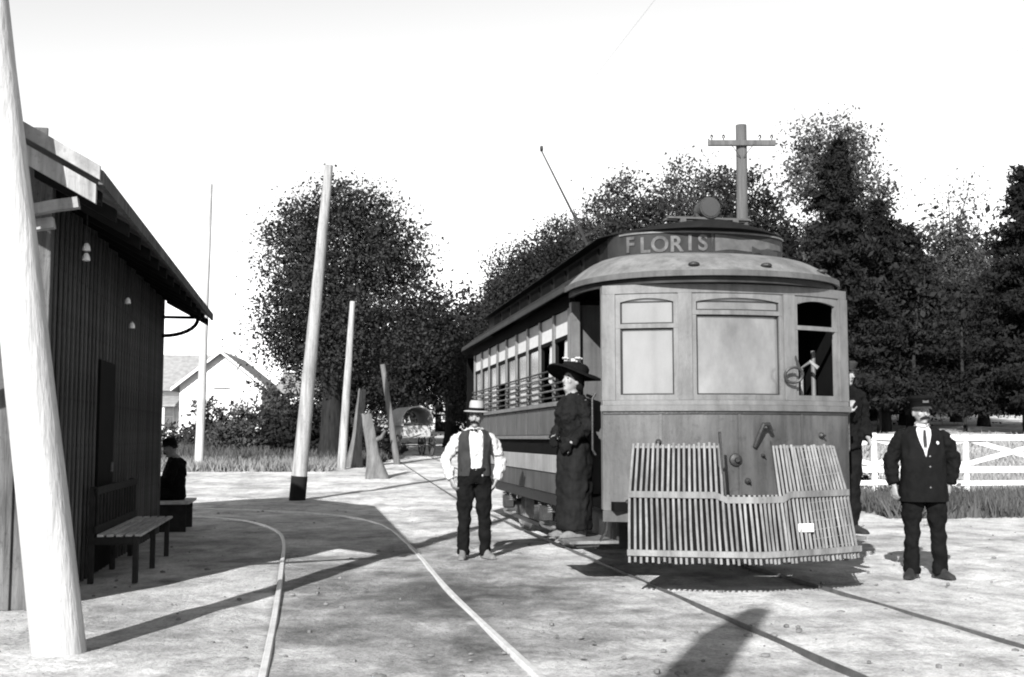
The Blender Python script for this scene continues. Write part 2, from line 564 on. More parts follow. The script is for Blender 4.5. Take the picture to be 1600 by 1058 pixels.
    rf.rings([[(.02, -.03, 3.36), (.02, .03, 3.36), (.02, .03, 3.47), (.02, -.03, 3.47)], [(.63, -.03, 3.03), (.63, .03, 3.03), (.63, .03, 3.13), (.63, -.03, 3.13)]])
    r0 = rf.build('rafter', 'station_core', st)
    r0.location = (0, -1.2, 0)
    for y in np.arange(-.55, 7.9, .65): share(r0, st, (0, float(y), 0))
    # platform door in the track wall, with frame
    d = MB().box(.03, .055, 2.35, 3.25, 0.02, 2.15).build('door', 'station_core', st)
    MB().box(.055, .075, 3.12, 3.15, 1.0, 1.1).build('handle', 'iron_worn', d)
    return st
station()

def insulator(loc, n, label):
    e = empty('insulator', loc, 0, label, 'insulator', 'porcelain insulators under the station eave')
    MB().tube([(0, 0, 0), (0, 0, .32)], .006, 6).build('hanger_wire', 'iron', e)
    for k in range(n):
        z = -.02 - .085*k
        MB().hrings([(z-.07, .012, .012, 0, 0), (z-.065, .034, .034, 0, 0), (z-.03, .03, .03, 0, 0), (z-.015, .022, .022, 0, 0), (z, .012, .012, 0, 0)], 14).build('porcelain_knob', 'porcelain', e, 50)
insulator((-3.62, 9.7, 3.03), 2, 'double white porcelain insulator hanging under the near eave')
insulator((-4.13, 12.3, 2.88), 1, 'upper small white insulator hanging under the far eave')
insulator((-4.16, 12.55, 2.64), 1, 'lower small white insulator near the dark station wall')

# bench against the track wall
def bench():
    b = empty('slatted_bench', (-3.8, 9.3, 0), R(10), 'slatted wooden bench standing against the dark station wall', 'bench')
    ys0, ys1 = 1.55, 4.1
    for y in (ys0 + .06, (ys0+ys1)/2, ys1 - .06):
        MB().box(.12, .17, y-.03, y+.03, 0, .9).build('back_post', 'bench_dark', b, bevel=.004)
        MB().box(.52, .57, y-.03, y+.03, 0, .43).build('leg', 'bench_dark', b, bevel=.004)
        MB().box(.172, .518, y-.025, y+.025, .36, .43).build('seat_bearer', 'bench_dark', b)
    for z in (.5, .86):
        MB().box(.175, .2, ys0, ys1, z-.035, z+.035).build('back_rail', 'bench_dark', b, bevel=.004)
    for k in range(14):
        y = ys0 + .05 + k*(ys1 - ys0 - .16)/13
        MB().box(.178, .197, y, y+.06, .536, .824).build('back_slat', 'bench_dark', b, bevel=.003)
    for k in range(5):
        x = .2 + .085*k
        MB().box(x, x+.06, ys0, ys1, .435, .46).build('seat_slat', 'lit_bench_wood', b, bevel=.004)
bench()

# ------------------------------------------------------------------ the streetcar
def xf(mb, M):
    mb.v = [tuple(M @ Vector(p)) for p in mb.v]
    return mb

def streetcar():
    car = empty('streetcar', (CAR.x, CAR.y, 0), TA, 'grey wooden trolley car with bowed front and slatted fender on the track', 'streetcar')
    HW = 1.2
    yb = lambda x: -.34 * (1 - (x / HW) ** 2)
    def nrm(x):
        v = Vector((.68 * x / (HW * HW), -1)); return v.normalized()
    def band(name, x0, x1, z0, z1, off, th, mat, parent=car, n=None, smooth=40):
        n = n or max(2, int(abs(x1 - x0) / .08))
        rings = []
        for k in range(n + 1):
            x = x0 + (x1 - x0) * k / n
            w = nrm(x)
            o = Vector((x, yb(x))) + w * off
            i = Vector((x, yb(x))) + w * (off - th)
            rings.append([(o.x, o.y, z0), (o.x, o.y, z1), (i.x, i.y, z1), (i.x, i.y, z0)])
        return MB().rings(rings).build(name, mat, parent, smooth)
    # --- front: dash, mouldings, posts, windows
    dash = band('dash_panel', -1.2, 1.2, .70, 1.60, 0, .05, 'car_paint')
    for x in (-.72, -.02, .62): band('dash_seam', x - .012, x + .012, .72, 1.598, .008, .012, 'car_paint', dash, 2)
    band('belt_moulding', -1.215, 1.215, 1.602, 1.655, .03, .09, 'car_trim')
    band('belt_groove', -1.2, 1.2, 1.575, 1.6, .012, .02, 'iron', None or car)
    band('sill_board', -1.2, 1.2, 1.657, 1.70, .012, .07, 'car_trim')
    band('header_board', -1.2, 1.2, 2.68, 2.76, .01, .07, 'car_trim')
    band('dash_foot', -1.205, 1.205, .60, .698, .012, .08, 'car_skirt')
    for x, w in ((-1.15, .055), (-.5, .06), (.5, .06), (1.15, .055)):
        band('front_post', x - w, x + w, 1.702, 2.678, .015, .09, 'car_trim', car, 3)
    def front_window(x0, x1, rail, upper, lower, arch=True):
        fr = band('front_window', x0, x1, rail - .02, rail + .02, .0, .035, 'car_trim')
        band('sash_stile', x0, x0 + .04, 1.702, 2.678, -.004, .03, 'car_trim', fr, 2)
        band('sash_stile', x1 - .04, x1, 1.702, 2.678, -.004, .03, 'car_trim', fr, 2)
        band('sash_rail', x0 + .04, x1 - .04, 1.702, 1.75, -.004, .03, 'car_trim', fr)
        # arched head of the opening
        n = 12; rings = []
        for k in range(n + 1):
            x = x0 + .04 + (x1 - x0 - .08) * k / n
            u = 2 * k / n - 1
            w = nrm(x); o = Vector((x, yb(x))) + w * -.002; i = o - w * .03
            zb = 2.655 - .035 * u * u
            rings.append([(o.x, o.y, zb - .02), (o.x, o.y, 2.678), (i.x, i.y, 2.678), (i.x, i.y, zb - .02)])
        MB().rings(rings).build('arched_head', 'car_trim', fr, 40)
        if upper: band('pane', x0 + .04, x1 - .04, rail + .02, 2.66, -.03, .006, upper, fr)
        if lower: band('pane', x0 + .04, x1 - .04, 1.75, rail - .02, -.045, .006, lower, fr)
        for (za, zb) in ((rail + .02, 2.61), (1.75, rail - .02)):
            if not (upper and lower): continue
            for xx in (x0 + .04, x1 - .052): band('pane_shade_line', xx, xx + .012, za, zb, -.022, .006, 'sign_dark', fr, 2)  # dark lines painted round the panes to suggest recess shade
            for zz in (za, zb - .012): band('pane_shade_line', x0 + .053, x1 - .053, zz, zz + .012, -.022, .006, 'sign_dark', fr)
        return fr
    front_window(-1.095, -.56, 2.38, 'bright_pane', 'bright_pane')
    front_window(-.44, .44, 2.50, 'dusty_glint_pane', 'dusty_glint_pane')
    front_window(.56, 1.095, 2.38, None, None)
    # dash furniture: rosette, hook, bolts, gong handle
    def rosette(x, z, r, nm, mat='iron'):
        w = nrm(x); c = Vector((x, yb(x), z)); W = Vector((w.x, w.y, 0))
        m = MB().tube([c, c + W*.02, c + W*.035], [r, r*.9, r*.45], 14, (0, 0, 1))
        m.tube([c + W*.03, c + W*.06], [r*.4, r*.3], 10, (0, 0, 1))
        return m.build(nm, mat, car, 40)
    rosette(-.06, 1.16, .062, 'drawbar_rosette')
    rosette(.05, .97, .03, 'bolt'); rosette(.03, .83, .024, 'bolt'); rosette(.2, 1.2, .018, 'bolt')
    rosette(-.74, 1.32, .03, 'bolt'); rosette(.84, 1.38, .03, 'bolt'); rosette(-1.0, .78, .025, 'bolt')
    c = Vector((.17, yb(.17) - .02, 1.42))
    MB().tube([c + Vector((-.05, 0, -.14)), c + Vector((-.02, -.05, -.02)), c + Vector((.01, -.07, .06)), c + Vector((.06, -.06, .06)), c + Vector((.1, -.03, .0))], .022, 8, (0, 1, 0)).build('lifting_hook', 'iron', car, 40)
    # loop hanging outside the right window
    ang = np.linspace(0, 2*math.pi, 21)
    p0 = Vector((.5, yb(.5) - .09, 1.93))
    MB().tube([p0 + Vector((.085*math.cos(a), -.02*math.sin(a), .07*math.sin(a))) for a in ang], .014, 6, (0, 1, 0)).tube([p0 + Vector((.07, .0, .03)), (.56, yb(.56), 2.12)], .012, 6).build('signal_loop', 'iron', car, 40)
    # --- vestibule inside: floor, bulkhead, controller, brake staff
    MB().box(-1.14, 1.14, -.15, 1.33, .70, .78).build('platform_floor', 'interior', car)
    bh = MB().box(-1.195, -.42, 1.35, 1.40, .78, 2.74).box(.42, 1.195, 1.35, 1.40, .78, 2.74).box(-.42, .42, 1.35, 1.4, 2.35, 2.74).build('bulkhead', 'car_side', car)
    MB().box(-.40, .40, 1.41, 1.45, .8, 2.34).build('bulkhead_door', 'interior', car)
    ct = MB().hrings([(.78, .15, .12, .35, .18), (1.7, .15, .12, .35, .18), (1.76, .11, .09, .35, .18)], 16).build('controller', 'iron', car, 40)
    MB().tube([(.35, .18, 1.76), (.35, .18, 1.86), (.42, .1, 1.9), (.5, .02, 1.9)], .018, 8).build('handle', 'iron_worn', ct, 40)
    bs = MB().tube([(.78, .1, .78), (.78, .1, 2.02), (.84, .02, 2.08), (.9, -.02, 2.02)], .02, 8).build('brake_staff', 'iron_worn', car, 40)
    MB().tube([(.95, .2, 1.7), (.95, .2, 2.2)], .022, 8).build('grab_post', 'car_trim', car)
    MB().box(.60, .68, .35, .43, .78, 2.66).build('inner_post', 'car_trim', car)
    # --- corner posts at the doorways
    for s in (-1, 1):
        MB().box(min(s*1.14, s*1.2), max(s*1.14, s*1.2), .012, .09, .70, 2.76).build('door_post', 'car_trim', car, bevel=.006)
        MB().box(min(s*1.12, s*1.215), max(s*1.12, s*1.215), 1.24, 1.345, .70, 2.76).build('door_post', 'car_trim', car, bevel=.006)
        MB().tube([(s*1.24, .13, 1.2), (s*1.27, .13, 1.25), (s*1.27, .13, 1.72), (s*1.24, .13, 1.77)], .011, 8).build('grab_handle', 'iron', car, 40)
        MB().tube([(s*1.24, 1.27, 1.2), (s*1.27, 1.27, 1.25), (s*1.27, 1.27, 1.72), (s*1.24, 1.27, 1.77)], .011, 8).build('grab_handle', 'iron', car, 40)
        stp = MB().box(min(s*1.0, s*1.47), max(s*1.0, s*1.47), .22, 1.2, .375, .405).build('step', 'iron_worn', car, bevel=.004)
        for y in (.24, 1.16):
            MB().arcbar([(s*1.1, y, .74), (s*1.12, y, .5), (s*1.2, y, .36), (s*1.4, y, .352)], .04, .016, (0, 1, 0)).build('step_hanger', 'iron', stp)
        MB().box(min(s*1.0, s*1.02), max(s*1.0, s*1.02), .22, 1.2, .405, .7).build('riser', 'iron', stp)
    # --- sides: bands and windows
    Y0, Y1 = 1.35, 8.75
    for s in (-1, 1):
        def sb(name, z0, z1, off, mat, th=.05):
            a, b = s*(HW + off), s*(HW + off - th)
            return MB().box(min(a, b), max(a, b), Y0, Y1, z0, z1).build(name, mat, car, bevel=.004)
        sb('skirt_panel', .74, .968, -.015, 'car_skirt')
        sb('lower_panel', .972, 1.168, .0, 'car_pale')
        sb('dark_band', 1.172, 1.338, -.012, 'car_dark')
        sb('side_moulding', 1.342, 1.385, .03, 'car_trim', .08)
        sb('side_panel', 1.389, 1.698, .0, 'car_side')
        sb('belt_rail', 1.702, 1.752, .035, 'car_trim', .085)
        sb('letter_board', 2.722, 2.86, .004, 'car_dark')  # near-black colour paints in the shade under the eave overhang
        seam = MB().box(-.004, .004, -.006, .006, 1.395, 1.69).build('panel_batten', 'car_side', car)
        seam.location = (s*(HW + .002), Y0 + .8, 0)
        for k in range(2, 9): share(seam, car, (s*(HW + .002), Y0 + .1 + .8*k, 0))
        pst = MB().box(-.03, .03, -.045, .045, 1.755, 2.72).build('window_post', 'car_trim', car, bevel=.006)
        pst.location = (s*(HW - .03), 1.46, 0)
        for k in range(1, 10): share(pst, car, (s*(HW - .03), 1.46 + .8*k, 0))
        proto = None
        for k in range(9):
            yc = 1.86 + .8*k
            w = MB().box(-.02, .02, -.353, .353, 2.405, 2.45).box(-.015, .015, -.353, -.31, 1.756, 2.404).box(-.015, .015, .31, .353, 1.756, 2.404).build('side_window', 'car_dark', car)
            w.location = (s*(HW - .035), yc, 0)
            u = MB().box(-.006, .006, -.352, .352, 2.452, 2.718).build('upper_pane', 'pale_blind', w)
            op = k in (0, 1) and s < 0
            zl = 2.12 if k == 5 else 1.756
            if not op:
                MB().box(-.005, .005, -.309, .309, zl, 2.403).build('lower_pane', 'dusty_glint_pane' if k % 3 else 'bright_pane', w)
            else:
                m = MB()
                y2 = .1 if k == 0 else -.05
                m.v += [(0, -.3, 2.403), (0, -.3 + .22, 2.403), (0, -.3 + .3, 2.0), (0, -.3, 1.9)]
                m.v += [(.012, -.3, 2.403), (.012, -.3 + .22, 2.403), (.012, -.3 + .3, 2.0), (.012, -.3, 1.9)]
                m.f += [(0, 1, 2, 3), (7, 6, 5, 4), (0, 4, 5, 1), (1, 5, 6, 2), (2, 6, 7, 3), (3, 7, 4, 0)]
                m.build('curtain', 'pale_blind', w)
            for j in range(5):
                MB().tube([(s*.06, -.4, 1.80 + .075*j), (s*.06, .4, 1.80 + .075*j)], .011, 6).build('guard_bar', 'iron_worn' if j % 2 else 'iron', w)
    MB().box(-1.1, 1.1, 1.42, 8.7, .72, .80).build('car_floor', 'interior', car)
    MB().box(-1.1, 1.1, 1.42, 8.7, 2.74, 2.78).build('ceiling', 'interior', car)
    st = MB().box(-.42, .42, -.2, .2, .8, 1.25).box(-.42, .42, .14, .2, 1.25, 1.72).build('seat', 'interior', car)
    st.location = (-.62, 2.4, 0)
    for y in (3.2, 4.0, 4.8, 5.6, 6.4, 7.2, 8.0):
        share(st, car, (-.62, y, 0)); share(st, car, (.62, y, 0))
    MB().box(-1.14, 1.14, 8.76, 8.82, .74, 2.86).build('rear_bulkhead', 'car_side', car)
    # rear platform
    m = MB(); rings = []
    for k in range(17):
        x = -1.15 + 2.3*k/16; y = 9.95 + .3*(1 - (x/1.15)**2)
        rings.append([(x, y, .7), (x, y, 2.76), (x, y-.06, 2.76), (x, y-.06, .7)])
    m.rings(rings).build('rear_dash', 'car_dark', car, 40)
    MB().box(-1.12, 1.12, 8.83, 10.0, .70, .78).build('rear_platform', 'interior', car)
    # --- roof
    def eave(t):
        a = t * math.pi / 2
        return Vector((1.34*math.sin(a), .95 - 1.47*math.cos(a)**.72))
    def inner(t, g=1.):
        a = t * math.pi / 2
        return Vector((.9*g*math.sin(a), .95 - .66*g*math.cos(a)**.72))
    N = 40
    T = [-1 + 2*k/N for k in range(N + 1)]
    def zprof(s): return 2.86 + .28*(1 - (1 - s)**1.8)
    def hood(front):
        m = MB(); rows = []
        for s in np.linspace(0, 1, 8):
            row = []
            for t in T:
                e, i = eave(t), inner(t)
                p = e.lerp(i, float(s))
                y = p.y if front else 9.95 - p.y
                row.append((p.x, y, zprof(s)))
            rows.append(row)
        under = []
        for t in reversed(T):
            pass
        m.rings(rows, closed=False, caps=False)
        # underside
        rows2 = [[(p[0], p[1], p[2] - .035) for p in r] for r in rows]
        m.rings(rows2[::-1], closed=False, caps=False)
        m.rings([rows[0], rows2[0]], closed=False, caps=False)
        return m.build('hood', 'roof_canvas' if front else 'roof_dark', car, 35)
    hd = hood(True); hood(False)
    # hood fascia and the ribs' dark knobs on its rim
    rings = []
    for t in T:
        e = eave(t) * 1.; e = Vector((e.x*.975, .95 + (e.y - .95)*.965))
        i = Vector((e.x*.97, .95 + (e.y - .95)*.955))
        rings.append([(e.x, e.y, 2.762), (e.x, e.y, 2.857), (i.x, i.y, 2.857), (i.x, i.y, 2.762)])
    MB().rings(rings).build('hood_fascia', 'sign_dark', car, 40)
    rings = []
    for t in T:
        e = eave(t); e = Vector((e.x*1.008, .95 + (e.y - .95)*1.008)); i = Vector((e.x*.985, .95 + (e.y - .95)*.985))
        rings.append([(e.x, e.y, 2.815), (e.x, e.y, 2.868), (i.x, i.y, 2.868), (i.x, i.y, 2.815)])
    MB().rings(rings).build('drip_rail', 'car_side', car, 40)
    for t in (-.22, .12, .5):
        e = eave(t).lerp(inner(t), .12)
        MB().ell((e.x, e.y, 2.93), (.055, .05, .025), 12, 7).build('hood_knob', 'iron', hd, 60)
    # lower deck roof along the sides
    for s in (-1, 1):
        prof = [(s*(1.34 - .44*u), zprof(u)) for u in np.linspace(0, 1, 7)]
        low = [(x, z - .04) for x, z in reversed(prof)]
        pr = prof + low
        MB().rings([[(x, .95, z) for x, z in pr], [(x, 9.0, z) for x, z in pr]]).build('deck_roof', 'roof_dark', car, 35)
        MB().box(min(s*1.345, s*1.365), max(s*1.345, s*1.365), .95, 9.0, 2.82, 2.875).build('gutter', 'sign_dark', car)
        # clerestory wall and lights
        MB().box(min(s*.86, s*.9), max(s*.86, s*.9), .95, 9.0, 3.10, 3.37).build('clerestory', 'roof_dark', car)
        cl = MB().box(-.012, .012, -.3, .3, 3.19, 3.33).build('clerestory_light', 'interior', car)
        cl.location = (s*.905, 1.6, 0)
        for k in range(1, 9): share(cl, car, (s*.905, 1.6 + .8*k, 0))
    # sign board on the front of the monitor
    rings = []
    for t in T:
        e = inner(t); i = Vector((e.x*.95, .95 + (e.y - .95)*.95))
        rings.append([(e.x, e.y, 3.09), (e.x, e.y, 3.375), (i.x, i.y, 3.375), (i.x, i.y, 3.09)])
    sign = MB().rings(rings).build('destination_sign', 'sign_dark', car, 40)
    MB().rings([[(p[0]*.97, 9.95 - p[1], p[2]) for p in r] for r in rings]).build('rear_sign', 'roof_dark', car, 40)
    def onsign(x, off):
        a = math.asin(max(-1, min(1, x/.9)))
        y = .95 - .66*math.cos(a)**.72
        a2 = math.asin(max(-1, min(1, (x+.01)/.9))); y2 = .95 - .66*math.cos(a2)**.72
        tg = Vector((.01, y2 - y)).normalized()
        n = Vector((tg.y, -tg.x))
        return Vector((x, y)) + n*off, tg, n
    def strip(x0, x1, z0, z1, off, mat, nm, zf=None):
        n = max(2, int((x1 - x0)/.04)); rg = []
        for k in range(n + 1):
            x = x0 + (x1 - x0)*k/n
            o, _, _ = onsign(x, off); i, _, _ = onsign(x, .001)
            a, b = (z0, z1) if zf is None else zf(k/n)
            rg.append([(o.x, o.y, a), (o.x, o.y, b), (i.x, i.y, b), (i.x, i.y, a)])
        return MB().rings(rg).build(nm, mat, sign, 40)
    for chx, x in (('F', -.775), ('L', -.655), ('O', -.525), ('R', -.375), ('I', -.245), ('S', -.12)):
        cu = bpy.data.curves.new('letter', 'FONT')
        cu.body = chx; cu.size = .215; cu.extrude = .003; cu.align_x = 'CENTER'; cu.offset = .005
        to = bpy.data.objects.new('letter', cu)
        COL.objects.link(to)
        dg = bpy.context.evaluated_depsgraph_get()
        me = bpy.data.meshes.new_from_object(to.evaluated_get(dg))
        bpy.data.objects.remove(to)
        p, tg, n = onsign(x, .006)
        M = Matrix(((tg.x, 0, n.x, p.x), (tg.y, 0, n.y, p.y), (0, 1, 0, 3.165 + .012*random.uniform(-1, 1)), (0, 0, 0, 1)))
        me.transform(M)
        link('letter', me, 'sign_letter', sign)
    strip(.005, .78, 3.2, 3.3, .005, 'sign_patch', 'pasted_strip', lambda f: (3.165 + .05*f + .012*math.sin(f*9), 3.335 - .06*f))
    strip(-.035, -.01, 3.15, 3.345, .007, 'iron', 'torn_edge', lambda f: (3.145 + .16*f, 3.345))
    strip(.40, .72, 3.14, 3.21, .008, 'iron', 'torn_gap', lambda f: (3.15 + .02*math.sin(f*7), 3.235 - .03*abs(math.sin(f*5))))
    strip(-.85, .85, 3.335, 3.352, .014, 'car_trim', 'sign_moulding', lambda f: (3.345, 3.36))
    # monitor roof
    m = MB(); rows = []
    ny = 34
    ysr = list(.16 + .8*(1 - np.cos(np.linspace(0, math.pi/2, 10)))) + list(np.linspace(1.1, 8.9, 10)) + list(9.04 + .8*np.sin(np.linspace(.05, math.pi/2, 10)))
    for y in ysr:
        if y < .96: f = max(.02, 1 - ((.96 - y)/.82)**(1/.72))**.5
        elif y > 9.0: f = max(.02, 1 - min(1, (y - 9.0)/.86)**(1/.72))**.5
        else: f = 1
        w = 1.0*f
        top = [(w*u, y, 3.385 + .13*(1 - u*u)*min(1, .45 + .55*f)) for u in np.linspace(-1, 1, 17)]
        bot = [(w*u, y, 3.375) for u in np.linspace(1, -1, 17)]
        rows.append(top + bot)
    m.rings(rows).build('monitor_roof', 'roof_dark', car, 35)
    # roof walk and headlight
    MB().box(-.42, .42, .42, .5, 3.505, 3.525).box(-.42, .42, .53, .61, 3.505, 3.525).box(-.3, -.24, .42, .61, 3.44, 3.505).box(.24, .3, .42, .61, 3.44, 3.505).build('roof_board', 'car_side', car)
    hl = MB().tube([(0, .40, 3.62), (0, .44, 3.62), (0, .62, 3.62), (0, .72, 3.62)], [.105, .11, .095, .05], 20, (0, 0, 1)).build('headlight', 'iron', car, 40)
    MB().tube([(0, .392, 3.62), (0, .398, 3.62)], [.09, .09], 20, (0, 0, 1)).build('lens', 'lens', hl)
    MB().box(-.1, .1, .45, .63, 3.48, 3.51).arcbar([(-.13, .53, 3.56), (-.08, .53, 3.52), (.08, .53, 3.52), (.13, .53, 3.56)], .14, .03, (0, 1, 0)).build('bracket', 'iron', hl)
    MB().box(1.125, 1.15, .1, 1.23, .79, 2.74).build('added_dark_door', 'interior', car)  # dark door added so no light comes through the right window
    # trolley pole
    tp = MB().hrings([(3.5, .2, .2, 0, 5.0), (3.6, .12, .12, 0, 5.0), (3.72, .07, .07, 0, 5.0)], 14).build('trolley_base', 'iron', car, 40)
    MB().tube([(0, 5.0, 3.7), (0, 6.2, 4.55), (0, 8.9, 6.3)], [.024, .019, .012], 8).build('trolley_pole', 'iron', tp, 40)
    MB().tube([(-.02, 8.9, 6.34), (.02, 8.9, 6.34)], [.05, .05], 12, (0, 0, 1)).build('trolley_wheel', 'iron', tp)
    # --- running gear
    for y in (3.7, 6.5):
        for s in (-1, 1):
            wh = MB()
            prof = [(-.06, .40), (-.03, .385), (.05, .375), (.06, .34), (.03, .32), (.03, .14), (.07, .12), (.07, .05)]
            rg = []
            for k in range(28):
                a = 2*math.pi*k/28
                rg.append([(s*(.735 + px), y + r*math.cos(a), .425 + r*math.sin(a)) for px, r in [(-.06, .05)] + prof])
            rg.append(rg[0])
            wh.rings(rg, closed=True, caps=False)
            w = wh.build('wheel', 'iron_worn', car, 40)
            jb = MB().box(min(s*.9, s*1.06), max(s*.9, s*1.06), y-.09, y+.09, .34, .53).build('axle_box', 'iron', w, bevel=.02)
        MB().tube([(-.9, y, .425), (.9, y, .425)], .05, 10).build('axle', 'iron', car)
    for s in (-1, 1):
        fr = MB().box(min(s*.94, s*1.0), max(s*.94, s*1.0), 2.6, 7.6, .565, .64).box(min(s*.95, s*.99), max(s*.95, s*.99), 4.15, 6.05, .24, .29).build('truck_frame', 'iron', car)
        for y in (3.7, 6.5):
            for d in (-.3, .3):
                sp = []
                for k in range(41):
                    a = k/40*2*math.pi*4
                    sp.append((s*.97 + .05*math.cos(a), y + d + .05*math.sin(a), .46 + .1*k/40 - .1 + .1))
                MB().tube(sp, .011, 5).build('coil_spring', 'iron_worn', fr)
            MB().arcbar([(s*.97, y - .42, .3), (s*.97, y - .25, .27), (s*.97, y + .25, .27), (s*.97, y + .42, .3)], .05, .03, (1, 0, 0)).build('pedestal_tie', 'iron_worn', fr)
    MB().box(-1.02, 1.02, -.1, 9.7, .62, .698).build('underframe', 'iron', car)
    MB().box(-.5, .5, 4.2, 6.0, .25, .55).build('motor', 'iron', car, bevel=.06)
    MB().box(-.9, .9, 1.5, 1.58, .2, .6).build('wheel_guard', 'iron', car)
    # --- fender (pilot) of slats
    def fv(x, lvl):
        z, dy = ((.30, .0), (.38, .02), (.87, .13), (1.31, .24))[lvl]
        y = -1.02 + .40*(abs(x)/1.05)**1.25 + dy
        return Vector((x*(1.0, 1.0, .965, .90)[lvl] - .08, y, z))
    xs = np.linspace(-1.05, 1.05, 48)
    cross = MB()
    fd = MB().arcbar([fv(x, 1) + Vector((0, -.02, 0)) for x in np.linspace(-1.07, 1.07, 25)], .05, .03, (0, 0, 1)).build('fender', 'slat_wood', car)
    MB().arcbar([fv(x, 2) + Vector((0, -.016, -.04 if abs(x) < .3 else 0)) for x in np.linspace(-1.06, 1.06, 25)], .055, .02, (0, 0, 1)).build('fender_rail', 'slat_wood', fd)
    for x in xs:
        a, b = fv(x, 0), fv(x, 2)
        a = a + Vector((random.uniform(-.006, .006), 0, random.uniform(-.01, .01)))
        MB().tube([a, (a+b)/2 + Vector((random.uniform(-.004, .004), 0, 0)), b + Vector((0, 0, .0))], [(.0118, .008)]*3, 6).build('slat', 'slat_wood', fd)
    for x in xs:
        if -.28 < x < .24: continue
        a, b = fv(x, 2), fv(x, 3)
        if x > 0: b.z -= .02
        MB().tube([a + Vector((0, 0, -.02)), b + Vector((random.uniform(-.005, .005), 0, random.uniform(-.012, .012)))], [(.0118, .008)]*2, 6).build('slat', 'slat_wood', fd)
    def apron(x0, x1, l0, l1, f1):
        rg = []
        for x in np.linspace(x0, x1, 14):
            a = fv(x, l0) + Vector((0, .035, 0)); b = fv(x, l0).lerp(fv(x, l1), f1) + Vector((0, .035, 0))
            rg.append([a, b, b + Vector((0, .008, 0)), a + Vector((0, .008, 0))])
        MB().rings(rg).build('fender_apron', 'car_dark', fd)
    apron(-1.04, 1.04, 1, 2, .99); apron(-1.04, -.3, 2, 3, .96); apron(.26, 1.04, 2, 3, .93)
    for x0, x1 in ((-1.05, -.28), (.24, 1.05)):
        MB().arcbar([fv(x, 3) + Vector((0, .014, -.03)) for x in np.linspace(x0, x1, 10)], .022, .012, (0, 0, 1)).build('top_wire', 'iron_worn', fd)
    for x in (-.28, .24):
        MB().tube([fv(x, 0) + Vector((0, .02, 0)), fv(x, 2) + Vector((0, .02, 0)), fv(x, 3) + Vector((0, .02, .1 if x < 0 else .02))], .014, 6).build('stay_rod', 'iron', fd)
    for k in range(12):                       # crossing wires on the right wing
        z = .36 + .08*k
        f = (z - .32)/.51
        pts = []
        for x in np.linspace(.55, 1.05, 8):
            p = fv(x, 1).lerp(fv(x, 2), f) if f <= 1 else fv(x, 2).lerp(fv(x, 3), (z - .83)/.47)
            pts.append(p + Vector((0, .012, .05*(x - .8))))
        MB().tube(pts, .005, 5).build('mesh_wire', 'iron_worn', fd)
    MB().box(-.07, .07, -.012, .0, -.035, .035).build('tag', 'white_paint', fd).location = fv(.47, 1).lerp(fv(.47, 2), .42) + Vector((0, -.015, 0))
    for s in (-1, 1):
        MB().tube([(s*.8, -.05, .62), fv(s*.85, 1)], .02, 8).build('fender_arm', 'iron', fd)
        MB().tube([(s*.95, -.1, .98), fv(s*.95, 2)], .012, 8).build('fender_chain', 'iron', fd)
    return car
streetcar()

# ------------------------------------------------------------------ people
def head_mesh(mb, M):
    h = MB()
    h.hrings([(-.1, .052, .055, 0, .02), (-.02, .05, .056, 0, .012), (.0, .03, .04, 0, -.035), (.02, .045, .062, 0, -.02), (.05, .058, .078, 0, -.008), (.085, .066, .09, 0, 0),
              (.125, .073, .095, 0, .006), (.165, .074, .096, 0, .01), (.2, .062, .08, 0, .012), (.222, .04, .055, 0, .014), (.23, .012, .018, 0, .014)], 22)
    h.tube([(0, -.078, .135), (0, -.098, .105), (0, -.112, .082), (0, -.082, .072)], [(.009, .01), (.012, .012), (.016, .014), (.012, .01)], 8)
    h.ell((0, -.083, .142), (.05, .016, .009), 10, 6)
    h.ell((0, -.078, .045), (.024, .014, .009), 10, 6)
    h.ell((0, -.07, .012), (.022, .018, .014), 10, 6)
    for s in (-1, 1):
        h.ell((s*.077, .012, .1), (.01, .02, .032), 8, 7)
        h.ell((s*.042, -.062, .09), (.022, .018, .022), 8, 6)
    xf(h, M)
    n = len(mb.v)
    mb.v += h.v; mb.f += [tuple(i + n for i in f) for f in h.f]

def hand_mesh(mb, wrist, dirv, palm_n, thumb_side, curl=.5, s=1.):
    """palm, four unequal curled fingers and a thumb; dirv along the hand, palm_n out of the palm"""
    w, d, pn = Vector(wrist), Vector(dirv).normalized(), Vector(palm_n)
    pn = (pn - d*pn.dot(d)).normalized()
    sd = d.cross(pn) * thumb_side
    kn = w + d*.088*s
    mb.tube([w - d*.02, w + d*.03*s, kn], [(.024*s, .019*s), (.036*s, .017*s), (.04*s, .014*s)], 10, tuple(sd))
    for k, (o, ln) in enumerate(((.029, .074), (.01, .083), (-.01, .077), (-.029, .06))):
        p = kn + sd*o*s - d*.01
        pts = [p]
        a = 0
        for j, fr in enumerate((.45, .32, .26)):
            a += curl * (.55 + .25*j) * (1 + .12*k)
            v = d*math.cos(a) + pn*math.sin(a)
            pts.append(pts[-1] + v*ln*fr*s)
        mb.tube(pts, [.0098*s, .0092*s, .0085*s, .007*s], 7, tuple(sd))
    p = w + d*.025*s + sd*.028*s
    v1 = (d*.6 + sd*.75 + pn*.25).normalized(); v2 = (d*.9 + sd*.2 + pn*.35).normalized()
    mb.tube([p, p + v1*.035*s, p + v1*.035*s + v2*.032*s, p + v1*.035*s + v2*.055*s], [.014*s, .0115*s, .0105*s, .008*s], 7, tuple(pn))

